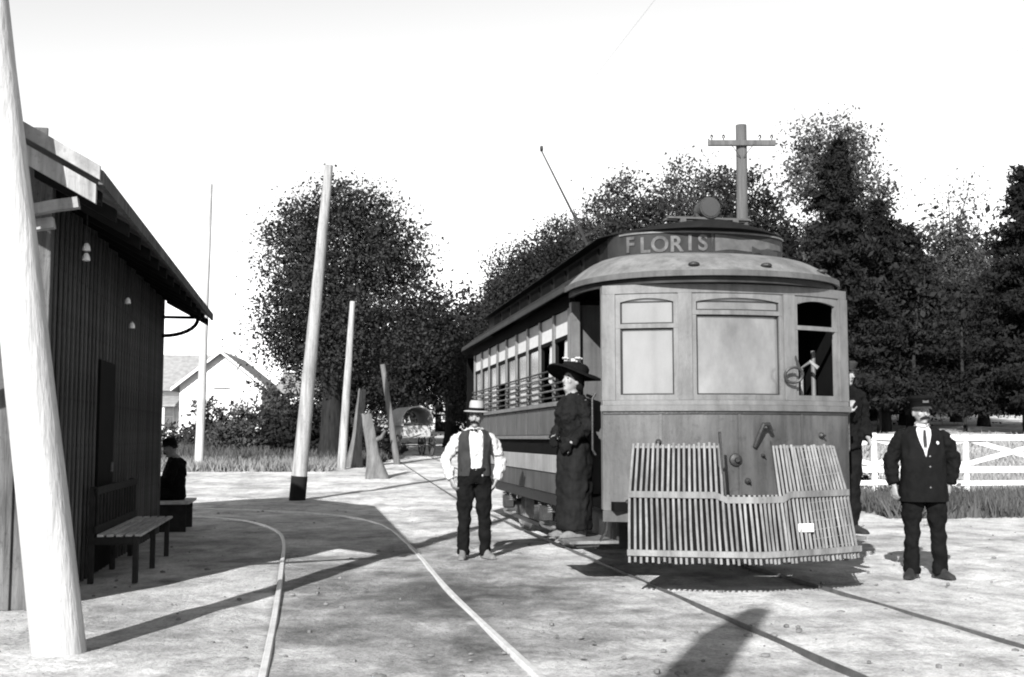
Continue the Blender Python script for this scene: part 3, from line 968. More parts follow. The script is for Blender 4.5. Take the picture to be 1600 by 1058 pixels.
TORSO = [(.84, .15, .10), (.93, .162, .11), (1.02, .15, .1), (1.10, .145, .098), (1.2, .157, .108), (1.3, .172, .114), (1.38, .172, .104), (1.43, .14, .085), (1.465, .085, .065), (1.5, .056, .058)]
def torso(mb, k=1., add=0., z0=0., z1=9., belly=0., n=24, dz=0., pw=2.35):
    L = []
    for z, rx, ry in TORSO:
        if z0 <= z <= z1:
            b = belly*math.exp(-((z - 1.05)/.16)**2)
            L.append((z + dz, rx*k + add + b*.5, ry*k + add + b, 0, -b*.35))
    mb.hrings(L, n, pw)

def open_shell(mb, levels, th=.014, n=30, pw=2.4):
    """a garment open down the front: levels = (z, rx, ry, cy, half gap in metres)"""
    rings = []
    fine = []
    for (a, b) in zip(levels[:-1], levels[1:]):
        for q in range(5): fine.append(tuple(a[i] + (b[i] - a[i])*q/5 for i in range(5)))
    fine.append(levels[-1])
    n = 54
    for z, rx, ry, cy, gap in fine:
        g = math.asin(min(.9, gap/rx)) if gap > 0 else -.05
        out, inn = [], []
        for j in range(n + 1):
            a = -math.pi/2 + g + (2*math.pi - 2*g)*j/n
            c, s = math.cos(a), math.sin(a)
            e = 2/pw
            cx, sy = math.copysign(abs(c)**e, c), math.copysign(abs(s)**e, s)
            w = 1 + .085*(mnoise.noise((cx*3.2 + 7, sy*3.2, z*4.5 + rx*30)) + .6*mnoise.noise((cx*7 + z*6, sy*7, z*11)))
            out.append((rx*cx*w, cy + ry*sy*w, z)); inn.append(((rx-th)*cx, cy + (ry-th)*sy, z))
        rings.append(out + inn[::-1])
    mb.rings(rings)

def figure(root, J, k=1., belly=0., head_M=None, hands=True, voxel=.0085, curl=.5):
    """one continuous body: trunk, limbs, hands with fingers, neck and head"""
    mb = MB()
    torso(mb, .97*k, -.008, belly=belly, dz=J.get('dz', 0))
    for s, c in ((-1, 'l'), (1, 'r')):
        mb.tube([J['hip'+c], J['knee'+c], J['ankle'+c]], [.082*k, .056, .04], 12)
        a = Vector(J['ankle'+c]); t = Vector(J['toe'+c])
        mb.tube([a + Vector((0, 0, .02)), a.lerp(t, .15) + Vector((0, 0, -.03)), a.lerp(t, .6) + Vector((0, 0, -.02)), t], [.036, .04, .036, .022], 10)
        mb.tube([J['sh'+c], Vector(J['sh'+c]).lerp(Vector(J['el'+c]), .5), J['el'+c], J['wr'+c]], [.056, .047, .039, .026], 12)
        if hands and ('hd'+c) in J:
            d, pn, ts = J['hd'+c]
            hand_mesh(mb, J['wr'+c], d, pn, ts, curl)
    nb = Vector((0, .005, 1.44 + J.get('dz', 0)))
    hb = head_M @ Vector((0, .015, .02))
    mb.tube([nb, nb.lerp(hb, .5), hb], [.06, .053, .052], 12)
    head_mesh(mb, head_M)
    b = remeshed('body', mb, voxel, 'skin', root, 3)
    return b

def face_bits(root, M, moustache=True, hairy=True, hair_mat='hair'):
    for s in (-1, 1):
        xf(MB().ell((s*.03, -.079, .119), (.011, .007, .007), 8, 6), M).build('eye', 'hair', root)
        xf(MB().tube([(s*.014, -.092, .138), (s*.035, -.09, .144), (s*.054, -.076, .136)], [.005, .006, .003], 6), M).build('eyebrow', hair_mat, root)
    xf(MB().tube([(-.018, -.094, .044), (0, -.097, .046), (.018, -.094, .044)], [.003, .004, .003], 6), M).build('mouth', 'cloth_vest', root)
    if moustache:
        xf(MB().tube([(-.05, -.078, .043), (-.026, -.098, .056), (0, -.106, .062), (.026, -.098, .056), (.05, -.078, .043)], [.006, .013, .011, .013, .006], 8), M).build('moustache', hair_mat, root, 60)
    if hairy:
        m = MB().hrings([(.1, .076, .07, 0, .045), (.15, .079, .085, 0, .03), (.19, .072, .083, 0, .02), (.22, .05, .064, 0, .018), (.236, .012, .018, 0, .016)], 18)
        xf(m, M).build('hair', hair_mat, root, 60)

def Mh(loc, yaw=0., pitch=0., roll=0.):
    return Matrix.Translation(loc) @ Matrix.Rotation(yaw, 4, 'Z') @ Matrix.Rotation(pitch, 4, 'X') @ Matrix.Rotation(roll, 4, 'Y')

def shoes(root, J, mat, up=.05):
    for c in 'lr':
        a, t = Vector(J['ankle'+c]), Vector(J['toe'+c])
        f = (Vector((t.x, t.y, 0)) - Vector((a.x, a.y, 0))).normalized()
        z0 = t.z - .025
        heel = Vector((a.x, a.y, 0)) - f*.07
        m = MB()
        side = Vector((f.y, -f.x, 0))
        rings = []
        for u, w, h in ((0, .028, .075), (.03, .037, .1), (.08, .038, .115), (.14, .042, .085), (.2, .047, .06), (.25, .043, .048), (.285, .025, .03)):
            p = heel + f*u
            rings.append([p + side*(w*cx) + Vector((0, 0, z0 + h*cz)) for cx, cz in ((-1, 0), (-1, .45), (-.72, .82), (-.3, 1), (.3, 1), (.72, .82), (1, .45), (1, 0))])
        m.rings(rings)
        m.tube([a + Vector((0, 0, up)), a + Vector((0, 0, -.03))], [.05, .048], 10)
        m.build('shoe', mat, root, 50)

def trousers(root, J, mat, k=1., cuff=.068, belly=0., fold=.055, top=1.03, z_end=None):
    mb = MB()
    torso(mb, 1.0*k, .016, .84, top, belly)
    for c in 'lr':
        h, kn, an = Vector(J['hip'+c]), Vector(J['knee'+c]), Vector(J['ankle'+c])
        end = an + Vector((0, .01, -.045))
        mb.tube([h + Vector((0, 0, .03)), h.lerp(kn, .5), kn, kn.lerp(end, .5), end], [.105*k, .095*k, .078, .072, cuff], 14)
    return remeshed('trousers', mb, .011, mat, root, 5, fold, .11)

def sleeves(mb, J, r=(.074, .067, .056, .045), end=.97):
    for c in 'lr':
        s, e, w = Vector(J['sh'+c]), Vector(J['el'+c]), Vector(J['wr'+c])
        i = s + Vector((-s.x*.22, 0, .012))
        mb.tube([i, s + Vector((0, 0, -.012)), s.lerp(e, .3), s.lerp(e, .65), e, e.lerp(w, .5), e.lerp(w, end)], [r[0]*.72, r[0]*.86, r[0]*.95, r[1], (r[1]+r[2])/2, r[2], r[3]], 14)

# --- man in shirtsleeves and waistcoat
def man_waistcoat():
    p = empty('person', (-.43, 13.2, 0), R(12), 'person in pale hat, white shirt and open dark waistcoat standing on the dirt', 'person')
    J = dict(hipl=(-.09, 0, .9), kneel=(-.115, -.012, .49), anklel=(-.125, .01, .085), toel=(-.165, -.15, .03),
             hipr=(.09, 0, .9), kneer=(.115, -.012, .49), ankler=(.13, .01, .085), toer=(.18, -.145, .03),
             shl=(-.185, 0, 1.37), ell=(-.32, .06, 1.1), wrl=(-.265, -.04, .88), shr=(.185, 0, 1.37), elr=(.32, .07, 1.09), wrr=(.25, -.02, .87),
             hdl=((.35, -.1, -.93), (.8, .4, .2), -1), hdr=((-.35, -.1, -.93), (-.8, .4, .2), 1))
    M = Mh((.012, -.012, 1.485), R(-22), R(2), R(3))
    b = figure(p, J, 1.0, .03, M, True, .0085, .6)
    face_bits(p, M, True, True)
    shoes(p, J, 'shoe_dusty')
    trousers(p, J, 'cloth_black', 1.03, .066, .03)
    mb = MB(); torso(mb, 1.0, .004, .93, 1.47, .032); sleeves(mb, J, (.074, .07, .062, .042), .96)
    remeshed('shirt', mb, .010, 'cloth_white', p, 3, .055, .06)
    v = MB()
    open_shell(v, [(.93, .192, .15, -.01, .075), (1.0, .187, .155, -.012, .06), (1.1, .183, .15, -.01, .06), (1.2, .188, .147, -.004, .068), (1.3, .196, .146, 0, .075), (1.38, .19, .132, 0, .078), (1.43, .158, .112, 0, .07), (1.455, .11, .09, .01, .05)], .016)
    v.build('waistcoat', 'cloth_vest', p, 60)
    xf(MB().tube([(-.05, -.02, -.018), (-.04, -.062, -.022), (0, -.078, -.03), (.04, -.062, -.022), (.05, -.02, -.018), (.03, .06, .0), (-.03, .06, .0), (-.05, -.02, -.018)], .016, 8), M).build('collar', 'cloth_white', p, 60)
    xf(MB().ell((-.022, -.088, -.035), (.022, .012, .014), 8, 6).ell((.022, -.088, -.035), (.022, .012, .014), 8, 6), M).build('bow_tie', 'cloth_black', p, 60)
    H = MB().hrings([(.165, .135, .16, 0, .0), (.172, .142, .168, 0, .0), (.18, .135, .16, 0, 0), (.186, .088, .106, 0, .008), (.2, .086, .104, 0, .008), (.275, .08, .096, 0, .008), (.3, .068, .082, 0, .01), (.296, .03, .05, 0, .01)], 24)
    h = xf(H, M).build('hat', 'felt_pale', p, 50)
    xf(MB().hrings([(.184, .0905, .1085, 0, .008), (.186, .0915, .1095, 0, .008), (.215, .0895, .107, 0, .008), (.217, .088, .105, 0, .008)], 24), M).build('hat_band', 'cloth_black', h, 50)
    return p
man_waistcoat()

# --- uniformed man at the right
def man_uniform():
    p = empty('person', (4.04, 11.4, 0), R(-8), 'person in dark uniform coat, cap and white shirt front standing beside the track', 'person')
    J = dict(hipl=(-.1, 0, .92), kneel=(-.12, -.01, .5), anklel=(-.13, .01, .085), toel=(-.2, -.15, .03),
             hipr=(.1, 0, .92), kneer=(.125, -.01, .5), ankler=(.14, .01, .085), toer=(.2, -.14, .03),
             shl=(-.2, 0, 1.38), ell=(-.3, .03, 1.12), wrl=(-.285, -.05, .885), shr=(.2, 0, 1.38), elr=(.31, .05, 1.12), wrr=(.27, .08, .9),
             hdl=((.05, -.12, -.98), (.7, .6, .1), -1), hdr=((-.1, .1, -.98), (-.8, .5, .1), 1))
    M = Mh((0, -.015, 1.5), R(14), R(0), R(-2))
    figure(p, J, 1.1, .05, M, True, .0085, .55)
    face_bits(p, M, True, True)
    shoes(p, J, 'shoe')
    trousers(p, J, 'cloth_black', 1.12, .078, .05)
    # shirt front
    mb = MB(); torso(mb, 1.06, .006, 1.1, 1.47, .03)
    remeshed('shirt', mb, .011, 'cloth_white', p, 3)
    mb = MB(); sleeves(mb, J, (.084, .078, .068, .058), .93)
    for s in (-1, 1): mb.ell((s*.165, 0, 1.385), (.07, .085, .055), 12, 8)
    remeshed('coat_sleeves', mb, .011, 'cloth_black', p, 3, .06, .07)
    c = MB()
    open_shell(c, [(.74, .232, .178, .0, .0), (.85, .225, .178, -.005, 0), (.95, .218, .18, -.015, 0), (1.05, .212, .182, -.02, 0), (1.16, .21, .176, -.016, 0.0), (1.24, .214, .168, -.01, .012), (1.32, .214, .158, -.004, .04), (1.39, .205, .142, 0, .058), (1.44, .165, .118, .004, .066), (1.475, .115, .095, .012, .055)], .018)
    co = c.build('coat', 'cloth_black', p, 60)
    for k in range(4): MB().ell((.03, -.207 + .004*k, 1.18 - .1*k), (.009, .005, .009), 8, 6).build('button', 'iron_worn', co)
    MB().hrings([(-.012, .014, .014, 0, 0), (.0, .018, .018, 0, 0), (.006, .006, .006, 0, 0)], 10).build('badge', 'rail_steel', co).matrix_basis = Matrix.Translation((.115, -.142, 1.31)) @ Matrix.Rotation(R(80), 4, 'X')
    MB().tube([(0, -.135, 1.435), (-.002, -.152, 1.36), (0, -.163, 1.28)], [(.012, .008), (.017, .008), (.016, .008)], 8).build('necktie', 'cloth_vest', p, 60)
    xf(MB().tube([(-.05, -.02, -.02), (-.04, -.062, -.02), (0, -.075, -.028), (.04, -.062, -.02), (.05, -.02, -.02), (.03, .06, .0), (-.03, .06, .0), (-.05, -.02, -.02)], .017, 8), M).build('collar', 'cloth_white', p, 60)
    H = MB().hrings([(.15, .087, .105, 0, .008), (.2, .089, .107, 0, .008), (.215, .1, .12, 0, .004), (.25, .118, .138, 0, .0), (.268, .11, .13, 0, .004), (.276, .06, .08, 0, .008), (.277, .02, .03, 0, .01)], 24)
    cap = xf(H, M).build('cap', 'cloth_black', p, 50)
    vz = MB(); rg = []
    for k in range(13):
        a = math.pi + math.pi*k/12
        x, y = math.cos(a), math.sin(a)
        rg.append([(.085*x, .0 + .1*y, .165), (.09*x, .0 + .155*y, .145), (.09*x, .0 + .155*y, .139), (.085*x, .1*y, .158)])
    xf(vz.rings(rg), M).build('visor', 'shoe', cap)
    xf(MB().box(-.03, .03, -.118, -.11, .2, .232), M).build('cap_badge', 'sign_patch', cap)
man_uniform()

# --- woman on the step of the car
def woman_step():
    q = CAR + car_rt*(-1.32) + car_ax*.72
    p = empty('person', (q.x, q.y, .405), R(-62), 'person in long dark dress and wide flowered hat standing on the car step', 'person')
    J = dict(hipl=(-.08, 0, .86), kneel=(-.085, -.02, .47), anklel=(-.07, .01, .085), toel=(-.085, -.145, .03),
             hipr=(.08, 0, .86), kneer=(.085, -.02, .47), ankler=(.075, .01, .085), toer=(.1, -.14, .03),
             shl=(-.165, .0, 1.31), ell=(-.235, -.01, 1.07), wrl=(-.1, -.17, .95), shr=(.165, 0, 1.31), elr=(.235, .03, 1.06), wrr=(.17, -.13, .9),
             hdl=((.75, -.5, -.3), (.2, .5, -.6), 1), hdr=((-.6, -.5, -.5), (-.6, .6, .1), 1), dz=-.085)
    M = Mh((0, -.03, 1.4), R(8), R(-12))
    figure(p, J, .9, 0, M, True, .0085, .7)
    face_bits(p, M, False, False)
    shoes(p, J, 'shoe_dusty')
    mb = MB()
    L = [(.07, .175, .165, 0, .0), (.1, .18, .17, 0, 0), (.3, .178, .168, 0, .005), (.55, .18, .17, 0, .005), (.72, .185, .172, 0, .01), (.86, .18, .155, 0, .01), (.96, .145, .118, 0, 0), (1.0, .13, .105, 0, 0)]
    mb.hrings(L, 72)
    mb.v = [(x*(1 + .035*math.sin(9*math.atan2(y, x))*max(0, 1 - z)), y*(1 + .035*math.sin(9*math.atan2(y, x))*max(0, 1 - z)), z) for x, y, z in mb.v]
    remeshed('skirt', mb, .012, 'cloth_dress', p, 3, .05, .1)
    for c in 'lr':
        g = MB(); d, pn, ts = J['hd'+c]; hand_mesh(g, J['wr'+c], d, pn, ts, .7, 1.1)
        remeshed('glove', g, .007, 'cloth_black', p, 1)
    mb = MB()
    mb.hrings([(.95, .142, .115, 0, 0), (1.0, .138, .115, 0, 0), (1.1, .16, .14, 0, -.018), (1.2, .172, .15, 0, -.028), (1.28, .17, .12, 0, -.01), (1.34, .13, .09, 0, .0), (1.385, .066, .066, 0, 0), (1.4, .06, .062, 0, 0)], 24)
    sleeves(mb, J, (.075, .07, .055, .036), .95)
    remeshed('bodice', mb, .010, 'cloth_dress', p, 3, .055, .06)
    MB().hrings([(.965, .148, .122, 0, 0), (1.0, .146, .12, 0, 0), (1.03, .15, .126, 0, -.004)], 24).build('belt', 'cloth_black', p, 50)
    m = MB().hrings([(.03, .072, .05, 0, .07), (.09, .094, .085, 0, .05), (.15, .098, .1, 0, .025), (.19, .09, .098, 0, .015), (.225, .05, .06, 0, .012)], 20)
    xf(m, M).build('hair', 'hair', p, 60)
    # wide brim dipping at the sides, deep crown
    hb = MB(); rg = []
    for f, z in ((.4, .205), (.7, .196), (.95, .178), (1.0, .17)):
        rg.append([(.265*f*math.cos(a), .285*f*math.sin(a) + .02, z - .028*f*math.cos(2*a) - .015*f*math.cos(a - 1)) for a in np.linspace(0, 2*math.pi, 33)[:-1]])
    rg2 = [[(x, y, z + .014) for x, y, z in r] for r in reversed(rg)]
    hat = xf(hb.rings(rg + rg2), M).build('hat_brim', 'cloth_black', p, 60)
    xf(MB().hrings([(.2, .125, .14, 0, .015), (.25, .13, .145, 0, .015), (.28, .11, .125, 0, .015), (.292, .04, .05, 0, .015)], 24), M).build('crown', 'cloth_black', hat, 50)
    r2 = random.Random(4)
    for k in range(13):
        a = r2.uniform(0, 6.28); rr = r2.uniform(.03, .13)
        c = Vector((rr*math.cos(a), .01 + rr*math.sin(a), .285 + r2.uniform(-.01, .05)))
        fl = MB()
        for j in range(5):
            b = j*6.28/5 + a
            fl.ell(c + Vector((.022*math.cos(b), .022*math.sin(b), 0)), (.018, .018, .011), 7, 5)
        fl.ell(c + Vector((0, 0, .008)), (.012, .012, .01), 7, 5)
        xf(fl, M).build('flower', 'cloth_white' if k % 3 else 'cloth_vest', hat, 60)
woman_step()

# --- person on the off-side step, half hidden
def person_offside():
    q = CAR + car_rt*1.43 + car_ax*.6
    p = empty('person', (q.x, q.y, .405), R(15), 'person in dark clothes and flat cap half hidden beyond the car front', 'person')
    J = dict(hipl=(-.09, 0, .9), kneel=(-.1, -.012, .49), anklel=(-.08, .01, .085), toel=(-.1, -.15, .03),
             hipr=(.09, 0, .9), kneer=(.1, -.012, .49), ankler=(.09, .01, .085), toer=(.12, -.145, .03),
             shl=(-.185, 0, 1.395), ell=(-.25, -.06, 1.13), wrl=(-.1, -.26, 1.2), shr=(.185, 0, 1.395), elr=(.24, .02, 1.12), wrr=(.2, -.15, .95),
             hdl=((.1, -.4, .9), (.6, .4, 0), -1), hdr=((-.1, -.5, -.8), (-.8, .4, .2), 1))
    M = Mh((.03, -.03, 1.485), R(10), R(4))
    figure(p, J, 1., .0, M, True, .0095, .6)
    face_bits(p, M, False, True)
    shoes(p, J, 'shoe')
    trousers(p, J, 'cloth_black')
    mb = MB(); torso(mb, 1.05, .03, .84, 1.47); sleeves(mb, J, (.085, .08, .07, .052), .95)
    remeshed('coat', mb, .012, 'cloth_black', p, 3, .06, .07)
    cap = xf(MB().hrings([(.15, .087, .105, 0, .008), (.2, .098, .12, 0, .004), (.225, .105, .125, 0, .0), (.245, .08, .1, 0, .008), (.248, .02, .03, 0, .01)], 24), M).build('cap', 'cloth_vest', p, 50)
    xf(MB().hrings([(.15, .07, .06, 0, -.09), (.157, .072, .062, 0, -.09), (.163, .066, .056, 0, -.086)], 16), M).build('visor', 'shoe', cap)
person_offside()

# --- person seated at the far corner of the station
def person_seated():
    p = empty('person', (-5.02, 17.3, 0), R(-68), 'person in dark clothes sitting hunched at the far station corner', 'person')
    J = dict(hipl=(-.09, 0, .53), kneel=(-.12, -.42, .52), anklel=(-.12, -.4, .085), toel=(-.13, -.56, .03),
             hipr=(.09, 0, .53), kneer=(.13, -.42, .52), ankler=(.14, -.38, .085), toer=(.16, -.54, .03),
             shl=(-.185, -.03, 1.0), ell=(-.25, -.12, .74), wrl=(-.12, -.36, .62), shr=(.185, -.03, 1.0), elr=(.25, -.12, .74), wrr=(.12, -.36, .62),
             hdl=((.3, -.9, -.2), (0, 0, -1), 1), hdr=((-.3, -.9, -.2), (0, 0, -1), -1), dz=-.4)
    M = Mh((0, -.06, 1.09), R(0), R(14))
    figure(p, J, 1., .02, M, True, .0095, .5)
    face_bits(p, M, True, True)
    shoes(p, J, 'shoe')
    mb = MB(); torso(mb, 1.0, .016, .84, 1.0, 0, dz=-.38)
    for c in 'lr':
        h, kn, an = Vector(J['hip'+c]), Vector(J['knee'+c]), Vector(J['ankle'+c])
        mb.tube([h, h.lerp(kn, .5), kn, kn.lerp(an, .5), an + Vector((0, 0, -.03))], [.1, .09, .078, .068, .064], 12)
    remeshed('trousers', mb, .012, 'cloth_black', p, 4, .014, .1)
    mb = MB(); torso(mb, 1.06, .03, .84, 1.47, .02, dz=-.4); sleeves(mb, J, (.085, .08, .068, .05), .95)
    remeshed('coat', mb, .012, 'cloth_black', p, 3, .06, .07)
    hat = xf(MB().hrings([(.16, .13, .15, 0, 0), (.168, .137, .158, 0, 0), (.178, .09, .108, 0, .008), (.26, .08, .095, 0, .008), (.275, .05, .06, 0, .01)], 22), M).build('hat', 'cloth_black', p, 50)
    s = empty('plank_seat', (-4.98, 17.32, 0), R(10), 'low pale plank seat under the person at the station corner', 'seat')
    MB().box(-.3, .22, -.6, .55, .40, .44).build('seat_plank', 'lit_bench_wood', s, bevel=.005)
    for y in (-.5, .45):
        MB().box(-.25, .17, y-.025, y+.025, 0, .398).build('leg', 'bench_dark', s)
person_seated()


# ------------------------------------------------------------------ poles, wires, stumps
def pole(name, base, top, r0, r1, mat, label, group='wooden poles along the road', tar=0.):
    e = empty(name, base, 0, label, 'pole', group)
    b, t = Vector((0, 0, 0)), Vector(top) - Vector(base)
    n = 14
    r = random.Random(len(label))
    pts, rad = [], []
    for k in range(n + 1):
        f = k / n
        p = b.lerp(t, f) + Vector((r.uniform(-1, 1), r.uniform(-1, 1), 0)) * (r0 * .025 * (0 < k < n))
        pts.append(p); rad.append(r0 + (r1 - r0) * f)
    pts[0] = pts[0] - (t - b).normalized()*.2
    MB().tube(pts, rad, 16).build('shaft', mat, e, 50)
    if tar:
        d = t.normalized()
        MB().tube([d*-.1, d*tar], [r0*1.03, r0*1.015], 16).build('tarred_foot', 'tar', e, 50)
    return e

near = pole('leaning_pole', (-2.86, 7.42, 0), (-4.0, 7.5, 7.6), .165, .1, 'pole_wood', 'thick pale wooden pole leaning left in front of the station')
mp = pole('utility_pole', (-4.55, 24.6, tz(-4.55, 24.6)), (-3.98, 24.6, 7.25), .172, .095, 'pole_grey', 'tall pale utility pole with black tarred foot by the curved siding', tar=.52)
pole('utility_pole', (-5.45, 37, tz(-5.45, 37)), (-5.15, 37, 5.75), .15, .09, 'pole_grey', 'short pale pole in front of the round leafy tree trunk')
pole('utility_pole', (-10.0, 37, tz(-10, 37)), (-9.85, 37, 9.6), .15, .09, 'pole_wood', 'slender pale pole in front of the white gabled house')
pole('leaning_post', (-3.96, 40, tz(-3.96, 40)), (-4.5, 40, 3.9), .12, .09, 'pole_dark', 'thin dark leaning post beside the covered wagon')

def tpole():
    x, y = 5.05, 25.0
    e = pole('telegraph_pole', (x, y, tz(x, y)), (x + .02, y, 8.25), .14, .12, 'pole_mid', 'telegraph pole with crossarm rising behind the streetcar roof')
    z = 7.75 - tz(x, y)
    MB().box(-.74, .74, -.19, -.10, z, z + .12).build('crossarm', 'pole_mid', e, bevel=.006)
    for xx in (-.66, -.4, .4, .66):
        MB().hrings([(z + .12, .012, .012, xx, -.145), (z + .18, .012, .012, xx, -.145), (z + .181, .035, .035, xx, -.145), (z + .23, .03, .03, xx, -.145), (z + .25, .015, .015, xx, -.145)], 10).build('pin_insulator', 'lens', e, 50)
    for s in (-1, 1):
        MB().tube([(s*.25, -.2, z + .02), (s*.03, -.15, z - .26)], .008, 6).build('brace', 'iron', e)
tpole()

def wire(a, b, sag, r, label):
    a, b = Vector(a), Vector(b)
    pts = []
    for k in range(25):
        f = k / 24
        p = a.lerp(b, f); p.z -= sag * 4 * f * (1 - f)
        pts.append(p)
    tag(MB().tube(pts, r, 5).build('overhead_wire', 'iron', None), label, 'wire', 'overhead wires')
tip = CAR + car_ax * 8.9
e1 = CAR + car_ax * -16
e2 = CAR + car_ax * 40
wire((e1.x, e1.y, 6.42), (tip.x, tip.y, 6.4), .0, .0013, 'thin trolley wire above the track toward the camera')
wire((tip.x, tip.y, 6.4), (e2.x, e2.y, 6.7), .05, .0013, 'thin trolley wire above the track beyond the car')
wire((5.05 + .66, 24.85, 8.0), (16, 6, 8.6), .2, .002, 'telegraph wire running up right from the crossarm')

def stump(loc, h, r, lean, label, seed):
    e = empty('tree_stump', loc, 0, label, 'stump', 'bleached stumps by the road')
    rr = random.Random(seed); n = 14; rings = []
    H = [0, .08, .2, .4, .6, .8, .93, 1]
    for k, f in enumerate(H):
        rad = r * (1.3 - .6*min(1, f*3.2) if f < .3 else .74 - .22*f)
        ring = []
        for j in range(n):
            a = 6.283*j/n
            w = rad*(1 + .16*math.sin(3*a + seed) + rr.uniform(-.07, .07))
            ring.append((lean[0]*f + w*math.cos(a), lean[1]*f + w*math.sin(a), h*f - .05 + (rr.uniform(-.09, .09)*h*.25 if f == 1 else 0)))
        rings.append(ring)
    MB().rings(rings).build('bole', 'stump_wood', e, 50)
    MB().tube([(lean[0]*.55, lean[1]*.55, h*.55), (lean[0]*.55 + r*1.1, -.05, h*.62), (lean[0]*.55 + r*1.5, -.1, h*.72)], [r*.32, r*.25, r*.14], 8).build('broken_limb', 'stump_wood', e, 50)
stump((-3.75, 32.5, tz(-3.75, 32.5)), 1.85, .26, (-.35, 0), 'bleached leaning tree stump at the road edge, the nearer one', 3)
stump((-5.2, 38.2, tz(-5.2, 38.2)), 2.6, .24, (.25, 0), 'taller pale broken trunk standing just behind the short pale pole', 5)

# ------------------------------------------------------------------ covered wagon far down the road
def wagon():
    x, y = -4.1, 46.5
    e = empty('covered_wagon', (x, y, tz(x, y)), R(20), 'small white topped wagon standing under trees down the road', 'wagon')
    MB().box(-.55, .55, -1.1, 1.1, .75, 1.2).build('body', 'canvas', e, bevel=.02)
    rings = []
    for yy in (-1.15, -.6, 0, .6, 1.15):
        r = []
        for k in range(13):
            a = math.pi*k/12
            r.append((.66*math.cos(a), yy, 1.25 + .75*math.sin(a)**.7 - .03*abs(math.cos(yy*5))))
        rings.append(r + [(p[0]*.95, p[1], p[2] - .04) for p in reversed(r)])
    MB().rings(rings).build('canvas_top', 'canvas', e, 50)
    for s in (-1, 1):
        for yy, rr in ((-.75, .42), (.75, .5)):
            w = MB()
            w.tube([(s*.7, yy + rr*math.cos(a), rr + rr*math.sin(a)) for a in np.linspace(0, 6.2832, 25)], .03, 6, (1, 0, 0))
            wl_ = w.build('wheel', 'iron', e, 50)
            m = MB()
            for k in range(5):
                a = math.pi*k/5
                m.tube([(s*.7, yy - rr*math.cos(a), rr - rr*math.sin(a)), (s*.7, yy + rr*math.cos(a), rr + rr*math.sin(a))], .016, 5)
            m.build('spokes', 'pole_dark', wl_)
            MB().tube([(s*.6, yy, rr), (s*.78, yy, rr)], .08, 10).build('hub', 'iron', wl_)
    MB().tube([(-.35, -1.1, .7), (-.35, -2.9, .85)], .03, 6).build('shaft', 'pole_dark', e)
    MB().tube([(.35, -1.1, .7), (.35, -2.9, .85)], .03, 6).build('shaft', 'pole_dark', e)
    MB().tube([(-.7, -.75, .42), (.7, -.75, .42)], .035, 6).tube([(-.7, .75, .5), (.7, .75, .5)], .035, 6).build('axles', 'iron', e)
    MB().box(-.45, .45, -1.02, -.7, 1.2, 1.3).build('seat', 'pole_dark', e)
wagon()

# ------------------------------------------------------------------ houses
def window(parent, x, y, z, w, h, face=-1):
    f = MB().box(x - w/2 - .07, x + w/2 + .07, y + face*.05, y, z - .07, z + h + .07).build('window', 'house_white', parent)
    MB().box(x - w/2, x + w/2, y + face*.06, y + face*.052, z, z + h).build('pane', 'house_pane', f)
    MB().box(x - w/2, x + w/2, y + face*.068, y + face*.061, z + h/2 - .025, z + h/2 + .025).build('sash_rail', 'house_white', f)
    MB().box(x - w/2 - .12, x + w/2 + .12, y + face*.12, y + face*.051, z - .12, z - .071).build('sill', 'house_white', f)
def clap(parent, x0, x1, y, z0, z1, gable=None):
    """lapped boards on a wall facing the camera"""
    n = int((z1 - z0)/.16)
    for k in range(n):
        z = z0 + k*.16
        a, b = x0, x1
        if gable and z > gable[0]:
            f = (z - gable[0])/(gable[1] - gable[0])
            c = (x0 + x1)/2; a = c - (c - x0)*(1 - f); b = c + (x1 - c)*(1 - f)
        if b - a < .1: break
        m = MB().rings([[(a, y - .035, z), (a, y - .012, z + .17), (a, y, z + .17), (a, y, z)], [(b, y - .035, z), (b, y - .012, z + .17), (b, y, z + .17), (b, y, z)]])
        m.build('clapboard', 'house_white', parent)

